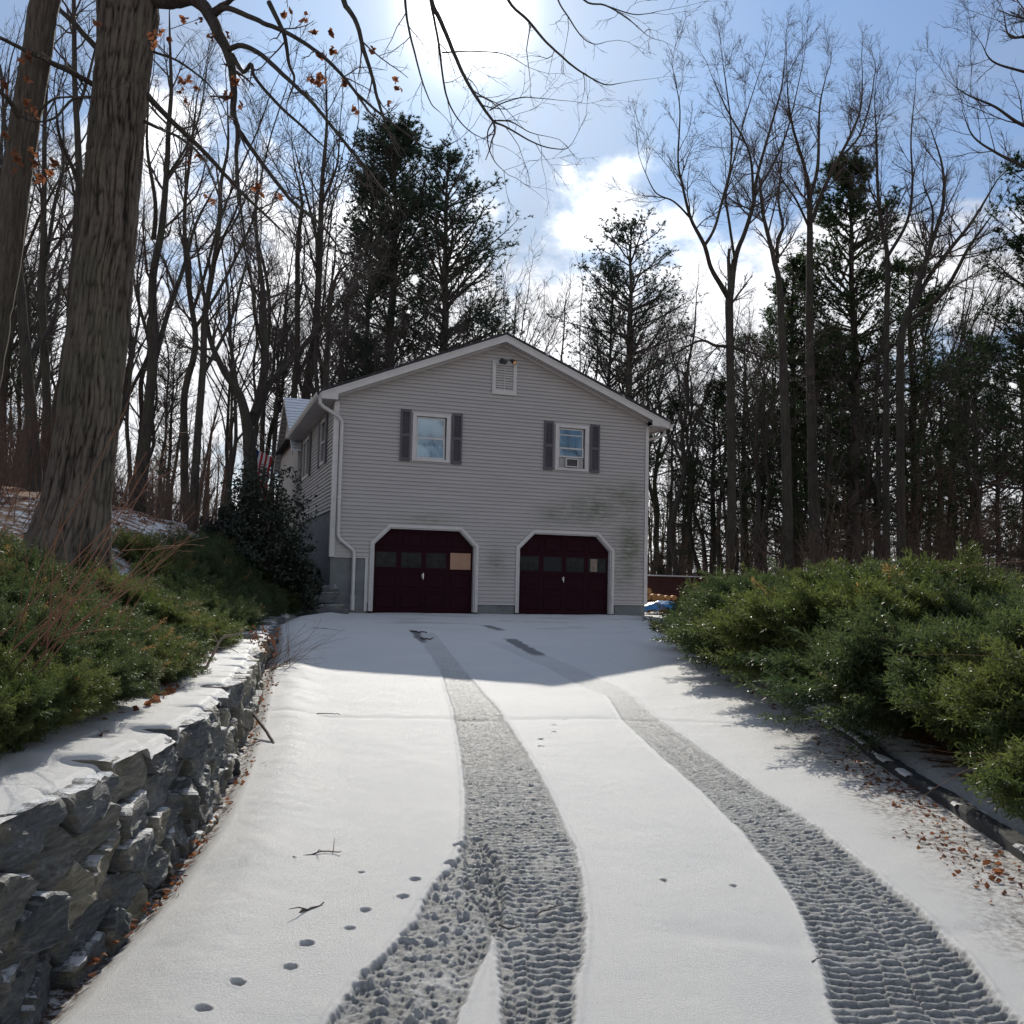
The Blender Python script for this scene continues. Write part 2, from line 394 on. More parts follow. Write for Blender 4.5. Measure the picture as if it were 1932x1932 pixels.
    M['stone'] = t.done(t.pbr(c, .58, t.bump(hh, 1., .045), .45))
    # flag cloth
    t = NT('flag_cloth'); v = t.tc; y = t.sepz(v, 2); x = t.sepz(v, 0)
    st = t.math('GREATER_THAN', t.math('FRACT', t.math('MULTIPLY', y, 13/1.2/2)), .5)
    c = t.mix(st, (.42, .03, .04), (.75, .75, .75))
    can = t.math('MULTIPLY', t.math('LESS_THAN', x, .75), t.math('GREATER_THAN', y, .55))
    star = t.math('LESS_THAN', t.vor(9, t.mp((1, 0, 1))), .18)
    c = t.mix(can, c, t.mix(star, (.02, .03, .14), (.7, .7, .72))); M['flag'] = t.done(t.leafy(c, c, .4))
materials()

# ------------------------------------------------------------------ terrain
_dy = A([-30, 0, 3.6, 8, 12.6, 16, 20, 25, 40, 400.]); _dz = A([-2.0, -1.68, -1.62, -1.50, -1.34, -1.16, -.98, -.84, -.84, -.84])
def Dr(y):
    r = 0
    for o in (-1.2, -.6, 0, .6, 1.2): r = r+np.interp(np.asarray(y, float)+o, _dy, _dz)
    return r/5
TH = R_(18.8); eX = A([math.cos(TH), math.sin(TH), 0]); nX = A([-math.sin(TH), math.cos(TH), 0])
C0 = ray(620, 1152)*24.4                                   # front left corner of the house, at the ground
def xb(y):                                                 # foot of the stone wall / left edge of the drive
    y = np.asarray(y, float)
    return np.interp(y, [-20, 3.0, 3.55, 4.84, 6.0, 7.1, 9.1, 10.6, 12.7, 15.4, 20, 22.6, 24.4, 38, 60],
                     [-1.9, -1.72, -1.70, -1.75, -1.86, -2.05, -2.45, -2.78, -3.26, -3.80, -4.9, -5.1, -4.72, -9.35, -9.35])
def xr(y):
    y = np.asarray(y, float)
    return np.interp(y, [-20, 5.5, 8.1, 11, 13.2, 16, 19.5, 25.8, 40], [3.0, 2.98, 3.12, 3.30, 3.38, 3.47, 3.6, 3.9, 6])
WT = -.87                                                  # top of the stone wall
def H(x, y):
    x = np.asarray(x, float); y = np.asarray(y, float)
    d = (xb(y)-.30-x); d = d*(1+.9*sst(14, 20, y)*sst(0, .3, d))
    base = Dr(y)
    rise = np.interp(d, [0, .5, 1.2, 2.5, 4, 6, 12, 40, 200], [0, .05, .32, 1.05, 1.55, 1.95, 2.6, 3.4, 5.0])
    far = 1+.10*sst(16, 24, y)*sst(0, 3, d)-.45*sst(8, 2, y)*sst(1, 3, d)
    left = WT+rise*far+(fbm(x*.5, y*.5, 3)-.5)*.25*sst(0.6, 2, d)+.08*sst(.3, 1, d)*(fbm(x*2.5, y*2.5, 9)-.5)
    wl = sst(0, .12, d)
    dr = x-xr(y)
    right = base+.05*sst(.1, .5, dr)-.6*sst(3, 14, dr)-1.2*sst(12, 50, dr)+(fbm(x*.8, y*.8, 5)-.5)*.15*sst(.3, 1.5, dr)
    z = right*(1-wl)+left*wl
    # garden behind the house keeps level
    return z
def ground_pt(u, v, y0=1.5, y1=120):
    r = ray(u, v)
    for n in (160, 60):
        ys = np.geomspace(y0, y1, n); hit = r[2]*ys < H(r[0]*ys, ys)
        k = int(np.argmax(hit)) if hit.any() else len(ys)-1
        y0, y1 = ys[max(k-1, 0)], ys[k]
    return r*ys[k]
def hz(x, y): return float(H(x, y))

def grid_mesh(X, Y, Z):
    k, n = X.shape; idx = np.arange(k*n).reshape(k, n)
    Q = np.stack([idx[:-1, :-1], idx[:-1, 1:], idx[1:, 1:], idx[1:, :-1]], -1).reshape(-1, 4)
    return np.stack([X, Y, Z], -1).reshape(-1, 3), Q

def build_ground():
    # one sheet to the horizon, finer near the place
    ax = np.concatenate([-np.geomspace(900, 16, 34), np.linspace(-15.6, 14, 300), np.geomspace(14.6, 900, 34)])
    ay = np.concatenate([np.linspace(-120, -5, 12), np.linspace(-4, 30, 330), np.geomspace(30.6, 1200, 60)])
    X, Y = np.meshgrid(ax, ay)
    Z = H(X, Y)
    drv = (X > xb(Y)-.32) & (X < xr(Y)+.12)
    Z = np.where(drv, Z-.07, Z)
    d = xb(Y)-.3-X
    lit = .50*sst(1.5, 7, d)*(.7+.9*(fbm(X*.35, Y*.35, 12)-.5)) + .20*sst(.2, .8, d) + .75*sst(.2, 1.2, X-xr(Y)) + .35*sst(30, 50, Y)
    lit = np.where(drv, 0, lit)
    V, Q = grid_mesh(X, Y, Z)
    obj('ground', mesh_of('ground', V, Q, {'litter': lit}, True, M['ground']), kind='structure')
build_ground()

# tyre tracks: outlines as seen on the ground, turned into plan positions
def trk(pts):
    L_, R2 = [], []
    for (v, a, b) in pts:
        p = ray(a, v); q = ray(b, v)
        def hit(r):
            ys = np.geomspace(2, 60, 8000); return r*ys[np.argmax(r[2]*ys < Dr(ys))]
        L_.append(hit(p)); R2.append(hit(q))
    L_ = A(L_)[::-1]; R2 = A(R2)[::-1]; ym = (L_[:, 1]+R2[:, 1])/2
    return L_, R2, ym
def zx(a): return 587+.414*a
def zy(a): return 1132+.414*a
TA = trk([(zy(150), zx(460), zx(560)), (zy(250), zx(545), zx(640)), (zy(350), zx(600), zx(722)), (zy(500), zx(648), zx(855)), (zy(700), zx(685), zx(985)),
          (zy(900), zx(705), zx(1090)), (zy(1050), zx(705), zx(1160)), (zy(1130), zx(700), zx(1200)), (zy(1300), zx(690), zx(1235)), (zy(1450), zx(800), zx(1245)),
          (zy(1600), zx(850), zx(1245)), (zy(1700), zx(862), zx(1210)), (zy(1850), zx(868), zx(1200)), (zy(1932), zx(860), zx(1190)), (2040, zx(850), zx(1180))])
TB = trk([(zy(1100), zx(700), zx(780)), (zy(1200), zx(650), zx(860)), (zy(1300), zx(560), zx(880)), (zy(1450), zx(475), zx(870)), (zy(1600), zx(365), zx(800)), (zy(1700), zx(245), zx(750)),
          (zy(1850), zx(130), zx(680)), (zy(1932), zx(80), zx(650)), (2060, zx(-80), zx(560))])
def qx(a): return 1174+.3924*a
TC = trk([(zy(190), zx(800), zx(860)), (zy(260), zx(960), zx(1100)), (zy(300), zx(1060), zx(1200)), (zy(400), zx(1255), zx(1400)), (qx(350), qx(-70), qx(40)), (qx(480), qx(10), qx(190)), (qx(600), qx(140), qx(370)), (qx(800), qx(370), qx(650)),
          (qx(1000), qx(570), qx(960)), (qx(1200), qx(735), qx(1200)), (qx(1400), qx(865), qx(1440)), (qx(1600), qx(945), qx(1645)), (qx(1800), qx(1000), qx(1790)), (qx(1932), qx(1040), qx(1930)), (2050, qx(1080), qx(2080))])
PAW = [(783, 1658, 10), (760, 1692, 10), (689, 1717, 9), (660, 1752, 9), (579, 1784, 12), (547, 1827, 11), (448, 1865, 12), (381, 1921, 13), (682, 1644, 6), (849, 1630, 11),
       (866, 1596, 11), (1252, 1663, 6), (1384, 1674, 6), (1045, 1381, 4), (1045, 1368, 4), (1021, 1394, 5), (1021, 1408, 5), (1065, 1356, 4)]
def build_drive():
    # rows get finer towards the gate end, where the surface is seen close
    ys = [2.3]
    while ys[-1] < 30: ys.append(ys[-1]+max(.0022*ys[-1], .0075))
    ys = A(ys); nc = 820
    lo = np.maximum(xb(ys)-.31, -.66*ys-.5); hi = np.minimum(xr(ys)+.16, .66*ys+.5)
    t = np.linspace(0, 1, nc)[None]
    X = lo[:, None]+(hi-lo)[:, None]*t; Y = np.repeat(ys[:, None], nc, 1)
    Z = Dr(Y)+.0
    Z += (fbm(X*1.1, Y*1.1, 21)-.5)*.035+(fbm(X*7, Y*7, 22)-.5)*.006
    # banked snow at the foot of the wall, thin gutter of soil against the stones
    dl = X-xb(Y); Z += .05*np.exp(-((dl-.42)/.25)**2)*(.5+fbm(X*2, Y*2, 5)) - .05*sst(.16, .02, dl)
    # faint dips running across
    Z -= .02*np.exp(-((Y-(10.15+.12*np.sin(X*1.3)))/.09)**2)*sst(-3.5, -2.5, X)*.9
    Z -= .012*np.exp(-((Y-(4.35+.25*X*.4+.1*np.sin(X*3)))/.10)**2)*sst(.2, 1, X)
    thin = np.zeros_like(Z); ice = np.zeros_like(Z)
    def track(T, lumpy, seed, fade, phase=0.):
        nonlocal Z, thin
        L_, R2, ym = T
        xl = np.interp(Y, L_[:, 1], L_[:, 0]); xr_ = np.interp(Y, R2[:, 1], R2[:, 0])
        w = np.maximum(xr_-xl, .05)
        u = (X-xl)/w
        per = .062
        ncol = 6
        uu = u*ncol+(fbm(X*3, Y*1.3, seed)-.5)*1.2
        col = np.floor(uu)
        off = hsh(col, col*0+3, seed)*1.0
        slant = np.where((col % 2) == 0, 1, -1)*(uu-col)*.35
        ph = Y/per+off+slant+(fbm(X*5, Y*5, seed+2)-.5)*.8+phase
        s = np.sin(ph*2*math.pi)
        ridge = np.clip(s, -.2, 1)
        lum = np.clip(lumpy*sst(6.4, 5.2, Y), 0, 1); edge = .012*np.clip(s, -1, 1)*(1-lum)+lum*.05*(fbm(X*4, Y*26, seed+3)-.5)
        inside = sst(-.01, .012, X-xl+edge+(fbm(X*0+3, Y*9, seed)-.5)*.03)*sst(-.01, .012, xr_-X+edge*.8+(fbm(X*0+9, Y*9, seed)-.5)*.03)
        inr = (Y > ym.min()-.1) & (Y < ym.max()+.1)
        inside = inside*inr
        f = np.interp(Y, fade[0], fade[1])
        fine = fbm(X*55, Y*48, seed+6, 2); rough = fbm(X*22, Y*22, seed+5, 3); lump = fbm(X*15, Y*27, seed+7, 5); patchy = sst(.32, .62, fbm(X*3.3, Y*3.3, seed+8, 3))
        lum = np.clip(lumpy*sst(6.4, 5.2, Y), 0, 1)
        hgt = -.022+ridge*.0150*(.5+.8*rough)*(1-lum*.75)+lum*(sst(.50, .80, lump)*.034*patchy*(.5+fine)-.006+.014*(rough-.5)+.018*(fine-.5))+(rough-.5)*.006+(fine-.5)*.007
        hgt *= np.interp(f, [0, 1], [.25, 1])
        Z[:] = np.where(inside > 0, Z*(1-inside)+inside*(Z+hgt), Z)
        th = inside*f*(.98-.4*(fine-.5)-.40*np.clip(ridge, 0, 1)*(1-.7*lum)-lum*sst(.46, .6, lump)*.5+.5*(fbm(X*4, Y*4, seed+9)-.5))
        thin[:] = np.maximum(thin, np.clip(th, 0, 1))
        # lip of pushed snow
        lip = np.exp(-((X-xl+.02)/.02)**2)+np.exp(-((X-xr_-.02)/.02)**2)
        Z[:] += np.where(inr, lip*.009*f*(.4+rough), 0)
    fa = ([3, 10, 12.3, 14, 18, 24], [1, 1, .7, .45, .3, .05])
    track(TC, 0, 31, ([3, 7, 10, 12, 13.3, 18, 24], [1, 1, .8, .5, .3, .12, .0]))
    track(TA, .2, 41, fa)
    track(TB, .75, 51, ([2, 5.5, 6.6], [1, 1, .4]), .4)
    # bare icy patches where the wheels stood
    def patch(pa, pb, w):
        a = A(ground_pt(*pa))[:2]; b = A(ground_pt(*pb))[:2]; d = b-a; L = np.linalg.norm(d)
        s = ((X-a[0])*d[0]+(Y-a[1])*d[1])/L/L; q = np.abs(-(X-a[0])*d[1]+(Y-a[1])*d[0])/L
        mk = sst(-.06, .05, s+(fbm(X*3, Y*3, 8)-.5)*.1)*sst(1.06, .9, s)*sst(w/2, w/2-.06, q+(fbm(X*6, Y*6, 4)-.5)*.12)
        ice[:] = np.maximum(ice, mk)
    patch((915, 1180), (948, 1190), .26); patch((962, 1206), (1018, 1236), .30); patch((780, 1190), (800, 1212), .22)
    blot = sst(.60, .72, fbm(X*.9+40, Y*1.4, 77))*sst(19, 22, Y)*.35
    ice = np.maximum(ice, blot)
    for (u_, v_, r) in PAW:
        p = ground_pt(u_, v_); rr = r/F_PX*p[1]
        q = (((X-p[0])/rr)**2+((Y-p[1])/rr)**2)*(.65+.7*vn((X-p[0])/rr*1.4+u_, (Y-p[1])/rr*1.4, 3))
        k = q < 9
        Z[k] += (-.035*np.exp(-q[k]**2*.9)+.006*np.exp(-((np.sqrt(q[k])-1.3)/.3)**2))*min(1, rr/.02)
        thin[k] = np.maximum(thin[k], .75*np.exp(-q[k]**2*1.2))
    dirt = np.maximum(sst(.75, .1, xr(Y)-X+(fbm(X*2, Y*2, 71)-.5)*.7), sst(.13, .02, dl)*1.6)
    dirt = np.clip(dirt, 0, 1.6)
    V, Q = grid_mesh(X, Y, Z)
    obj('driveway', mesh_of('driveway', V, Q, {'thin': thin, 'dirt': dirt, 'ice': ice}, True, M['drive']), kind='structure')
    # the strip nearest the camera and behind it
    ax = np.linspace(-1.9, 3.1, 40); ay = np.linspace(-14, 2.31, 30); X2, Y2 = np.meshgrid(ax, ay)
build_drive()

# ------------------------------------------------------------------ leaf and litter scatter
def leaf_quads(P, size, rng, up=.5, curl=.35):
    """small folded leaves, two quads each"""
    N = len(P); a = norm(rng.normal(0, 1, (N, 3))*A([1, 1, up])); b = rng.normal(0, 1, (N, 3)); b = norm(b-a*(a*b).sum(1, keepdims=True)); n = np.cross(a, b)
    s = (np.full(N, size) if np.isscalar(size) else size)*rng.uniform(.6, 1.25, N)
    s = s[:, None]
    mid0 = P-a*s*.5; mid1 = P+a*s*.5; c1 = P+a*s*.05
    l = c1+b*s*.32+n*s*curl*.5; r = c1-b*s*.32+n*s*curl*.5
    l2 = P+a*s*.3+b*s*.18+n*s*curl*.3; r2 = P+a*s*.3-b*s*.20+n*s*curl*.3
    V = np.stack([mid0, l, l2, mid1, r2, r, c1-n*0], 1)
    i = np.arange(N)[:, None]*7
    F = np.concatenate([i+A([[0, 6, 2, 1]]), i+A([[0, 5, 4, 6]]), ]); F3 = np.concatenate([i+A([[6, 3, 2]]), i+A([[6, 4, 3]])])
    return V.reshape(-1, 3), F, F3
def scatter_leaves():
    rng = rs(5); P = []
    def put(u0, v0, u1, v1, n, sp):
        for k in range(n):
            t = rng.rand(); p = ground_pt(u0+(u1-u0)*t+rng.normal(0, sp), v0+(v1-v0)*t+rng.normal(0, sp*.6)); P.append(p+A([0, 0, .012]))
    # foot of the wall
    put(500, 1290, 560, 1250, 170, 16); put(470, 1420, 505, 1300, 70, 8); put(440, 1480, 520, 1400, 28, 14); put(310, 1690, 480, 1440, 46, 8)
    put(145, 1850, 315, 1690, 40, 9)
    # right edge of the drive
    put(1290, 1195, 1420, 1290, 130, 14); put(1420, 1290, 1560, 1380, 110, 12); put(1560, 1390, 1800, 1560, 150, 26); put(1640, 1470, 1740, 1500, 60, 12); put(1720, 1560, 1932, 1680, 120, 30)
    P = A(P)
    V, F, F3 = leaf_quads(P, .042, rng, .25)
    n = len(P); tint = np.repeat(rng.rand(n)*1.0, 7)
    obj('fallen_leaves', mesh_of('fallen_leaves', V, [F, F3], {'tint': tint}, False, M['deadleaf']), label='brown dead leaves strewn along both edges of the snowy driveway', cat='leaves', kind='stuff')
    # leaves on the bank
    P = []
    for k in range(9000):
        y = rng.uniform(5, 34); d = rng.gamma(2.0, 3.2); x = float(xb(y))-.5-d
        if fbm(A([x*.5]), A([y*.5]), 44)[0]+rng.normal(0, .08) > .50: P.append((x, y, hz(x, y)+.02))
    for (u0, v0, u1, v1, n, sp) in ((300, 1320, 460, 1225, 170, 16), (120, 1450, 300, 1330, 60, 12), (0, 1130, 60, 1040, 260, 22), (10, 1220, 60, 1180, 60, 16)):
        for k in range(n):
            t = rng.rand(); P.append(ground_pt(u0+(u1-u0)*t+rng.normal(0, sp), v0+(v1-v0)*t+rng.normal(0, sp*.7))+A([0, 0, .02]))
    P = A(P); V, F, F3 = leaf_quads(P, .075, rng, .3); n = len(P)
    obj('leaf_litter', mesh_of('leaf_litter', V, [F, F3], {'tint': np.repeat(rng.rand(n), 7)}, False, M['deadleaf']), label='orange brown leaf litter poking through snow on the wooded bank', cat='leaf litter', kind='stuff')
scatter_leaves()

# ------------------------------------------------------------------ stone wall
def rock(rng, sx, sy, sz, n=9):
    """angular split stone, about the origin; box with broken faces"""
    g = np.linspace(-1, 1, n); V = []; F = []; k = 0
    key = {}
    def vid(p):
        q = tuple(np.round(p, 4))
        if q not in key: key[q] = len(V); V.append(p)
        return key[q]
    for ax in range(3):
        for s in (-1, 1):
            for i in range(n-1):
                for j in range(n-1):
                    c = []
                    for (a, b) in ((i, j), (i+1, j), (i+1, j+1), (i, j+1)):
                        p = [0, 0, 0]; p[ax] = s; p[(ax+1) % 3] = g[a]; p[(ax+2) % 3] = g[b]; c.append(vid(tuple(p)))
                    F.append(c if s > 0 else c[::-1])
    return A(V, dtype=float), A(F)
_RV, _RF = rock(None, 1, 1, 1)
_DIR = norm(_RV)
def stone_verts(rng, sx, sy, sz):
    p = _RV.copy()
    # cut by random planes for a split look
    l = (np.abs(p)**16).sum(1, keepdims=True)**(1/16.); p = p/l
    for k in range(7):
        n_ = norm(rng.normal(0, 1, 3)*A([1, .7, .8])); off = rng.uniform(.86, 1.12)*np.abs(n_).sum()*.80
        dd = p@n_-off; p = p-np.clip(dd, 0, None)[:, None]*n_
    o = rng.uniform(0, 50, 3)
    f = fbm(p[:, 0]*1.6+o[0]+p[:, 2]*.4, p[:, 2]*2.2+o[1]+p[:, 1]*1.3, 3, 4)-.5
    f2 = fbm(p[:, 0]*4+o[2], p[:, 2]*9+o[0]+p[:, 1]*3, 8, 3)-.5
    p = p*(1+.20*f+.10*f2)[:, None]
    sh = rng.normal(0, .16, 2); p[:, 0] += sh[0]*p[:, 2]; p[:, 2] += sh[1]*p[:, 0]*.6
    return p*A([sx, sy, sz])
def clip_poly(poly, n, c):
    """keep the part of a convex polygon where p.n <= c"""
    out = []
    for i in range(len(poly)):
        a, b = poly[i], poly[(i+1) % len(poly)]; da, db = a@n-c, b@n-c
        if da <= 0: out.append(a)
        if (da < 0 < db) or (db < 0 < da): out.append(a+(b-a)*da/(da-db))
    return out
def build_wall():
    rng = rs(14)
    root = empty('stone_wall', (0, 0, 0), label='dry stacked grey schist retaining wall capped with snow along the left edge of the driveway', cat='stone wall')
    ys = np.linspace(2.3, 21.0, 900); xs = xb(ys)
    S = np.concatenate([[0], np.cumsum(np.hypot(np.diff(xs), np.diff(ys)))]); tot = S[-1]
    T_ = norm(np.stack([np.gradient(xs), np.gradient(ys)], 1))
    def P(s): return np.interp(s, S, xs), np.interp(s, S, ys), np.interp(s, S, T_[:, 0]), np.interp(s, S, T_[:, 1])
    AS = 1.45
    seeds = []
    rows = [.085, .255, .425, .585, .745, .90]
    for r, dz in enumerate(rows):
        s = rng.uniform(-.2, .1)
        while s < tot:
            st = rng.uniform(.24, .50) if r else rng.uniform(.34, .66)
            if P(s)[1] > 9: st *= 1.25
            seeds.append((s+st/2, (WT-dz+rng.normal(0, .028 if r else .008))*AS, r)); s += st
    Sd = A([(a, b) for a, b, _ in seeds])
    cells = []
    for i, (s, z, r) in enumerate(seeds):
        p = A([s, z]); poly = [p+A(q) for q in ((-.6, -.5), (.6, -.5), (.6, .5), (-.6, .5))]
        dd = np.hypot(*(Sd-p).T); nb_ = [j for j in np.argsort(dd)[1:24]]
        ok = True
        for j in nb_:
            n = Sd[j]-p; c = (Sd[j]+p)@n/2; poly = clip_poly(poly, n, c)
            if len(poly) < 3: ok = False; break
        if not ok: continue
        top = WT+rng.uniform(-.03, .035)
        tl_ = rng.uniform(-.07, .07)
        if r == 0: poly = clip_poly(poly, A([tl_, 1.]), top*AS+tl_*s)
        if len(poly) < 3: continue
        q = A(poly); q[:, 1] /= AS
        x, y, _, _ = P(s)
        if q[:, 1].max() < float(Dr(y))-.05: continue
        cells.append((y, s, r, q, top))
    cells.sort(key=lambda c: c[0])
    rest = MB(); nobj = 0; m_ = 36
    for (y, s, r, q, top) in cells:
        c = q.mean(0); q = c+(q-c)*rng.uniform(.935, .98)
        # corners knocked off: resample the outline and relax it a little
        seg = np.vstack([q, q[:1]]); L = np.concatenate([[0], np.cumsum(np.hypot(*np.diff(seg, axis=0).T))]); t = np.linspace(0, L[-1], m_, endpoint=False)
        o = np.stack([np.interp(t, L, seg[:, 0]), np.interp(t, L, seg[:, 1])], 1)
        o = .5*o+.25*np.roll(o, 1, 0)+.25*np.roll(o, -1, 0)
        o = o+rng.normal(0, .0045, o.shape)
        size = math.sqrt(max(.001, np.ptp(o[:, 0])*np.ptp(o[:, 1])))
        depth = rng.uniform(.30, .40) if r else rng.uniform(.45, .58)
        push = rng.uniform(-.04, .04)+(.03 if r == 0 else 0); tx, tz = rng.normal(0, .16), rng.normal(-.02, .14)
        o1, o2 = rng.uniform(0, 90, 2); ang = rng.normal(.35, .35); ca, sa = math.cos(ang), math.sin(ang)
        V = []; rings = [(1.0, -depth), (1.0, -.05), (1.0, -.022), (.975, -.006), (.93, .0), (.80, 0), (.62, 0), (.42, 0), (.20, 0)]
        step_ax = rng.uniform(-.25, .25)
        for (k, off) in rings:
            w = c+(o-c)*k; lx, lz = w[:, 0]-c[0], w[:, 1]-c[1]
            u_ = (lx*ca+lz*sa); v_ = (-lx*sa+lz*ca)
            if off > -.1:
                n1 = fbm(u_*5+o1, v_*26+o2, 3, 4)-.5; n2 = fbm(lx*6+o2, lz*6+o1, 5, 3)-.5
                ledge = np.where(v_ > step_ax*size, .018, -.006)*(1 if r % 2 else .6)
                f = push+tx*lx+tz*lz+off+n1*.050+n2*.060+ledge*(1 if off == 0 else .5)
            else: f = np.full(m_, push+off)
            V.append(np.stack([w[:, 0], f, w[:, 1]], 1))
        V = np.concatenate(V+[A([[c[0], push+.01, c[1]]])])
        # to the world
        x, yy, txx, tyy = P(V[:, 0]); bat = (V[:, 2]-WT+.75)*.09
        nx_, ny_ = tyy, -txx                                # towards the drive
        W = np.stack([x+nx_*(V[:, 1]-bat), yy+ny_*(V[:, 1]-bat), V[:, 2]], 1)
        K2 = len(rings); idx = np.arange(K2*m_).reshape(K2, m_); nx2 = np.roll(idx, -1, 1)
        Q = np.stack([idx[:-1], idx[1:], nx2[1:], nx2[:-1]], -1).reshape(-1, 4)
        cen = len(V)-1; T3 = np.stack([idx[-1], np.full(m_, cen), nx2[-1]], 1)
        ti = rng.rand()
        if nobj < 98 and y > 2.7:
            ctr = W.mean(0); o_ = obj('stone', mesh_of('stone', W-ctr, [Q, T3], {'tint': np.full(len(W), ti)}, False, M['stone']), root); o_.location = tuple(ctr); nobj += 1
        else: rest.add(W, [Q, T3], ti)
    me = rest.mesh('stones', M['stone'])
    obj('stone', me, root, kind='stuff')
    # snow lying along the capstones, one lobe to each stone
    caps = sorted([(s, q[:, 0].min(), q[:, 0].max(), q[:, 1].max(), rng.uniform(.0, .05)) for (y, s, r, q, top) in cells if r == 0])
    sg = np.arange(.1, tot-4.2, .018); nw = 30; wv = np.linspace(-.012, .80, nw)
    hgt = np.zeros(len(sg)); fr = np.zeros(len(sg)); gap = np.zeros(len(sg))
    for i, s_ in enumerate(sg):
        k = min(range(len(caps)), key=lambda j: 0 if caps[j][1] <= s_ <= caps[j][2] else min(abs(s_-caps[j][1]), abs(s_-caps[j][2])))
        cs = caps[k]; hgt[i] = cs[3]; fr[i] = cs[4]; e = min(s_-cs[1], cs[2]-s_); gap[i] = math.exp(-(max(e, 0)/.03)**2)
    ker = np.ones(7)/7; hgt = np.convolve(np.pad(hgt, 3, 'edge'), ker, 'valid'); ker = np.ones(15)/15; fr = np.convolve(np.pad(fr, 7, 'edge'), ker, 'valid')
    Sg, Wg = np.meshgrid(sg, wv, indexing='ij'); hh = hgt[:, None]*np.ones_like(Wg); g2 = gap[:, None]
    edge = sst(-.012, .06, Wg)
    th = (.008+.020*(fbm(Sg*2.2, Wg*4, 6)-.2))*edge
    Wf = Wg+fr[:, None]*(1-sst(.0, .3, Wg))*.9+.02*(fbm(Sg*6, Wg*0, 9)-.5)
    Z = hh+th-.040*g2*sst(.40, .0, Wg)-.03*(1-edge)
    Z = Z*(1-sst(.42, .78, Wg))+sst(.42, .78, Wg)*(WT+.015)
    x, yy, tx2, ty2 = P(Sg); bat = .0675+.0
    X = x-ty2*(Wf+bat-.03); Y = yy+tx2*(Wf+bat-.03)
    V, Q = grid_mesh(X, Y, Z)
    obj('snow_cap', mesh_of('snow_cap', V, Q, None, True, M['snow']), root)
    b = MB(); s = np.arange(0, tot, .25); X, Y, _, _ = P(s)
    z1 = np.full(len(s), WT-.12); z0 = Dr(Y)-.2
    t = norm(np.stack([np.gradient(X), np.gradient(Y)], 1)); nr = np.stack([-t[:, 1], t[:, 0]], 1)
    xa, ya = X+nr[:, 0]*.13, Y+nr[:, 1]*.13; xc, yc = X+nr[:, 0]*.45, Y+nr[:, 1]*.45
    V = np.concatenate([np.stack([xa, ya, z0], 1), np.stack([xa, ya, z1], 1), np.stack([xc, yc, z1], 1)]); n = len(s); i = np.arange(n-1)[:, None]
    b.add(V, np.concatenate([i+A([[0, 1, n+1, n]]), i+A([[n, n+1, 2*n+1, 2*n]])]))
    obj('soil_core', b.mesh('soil_core', M['soil']), root)
build_wall()

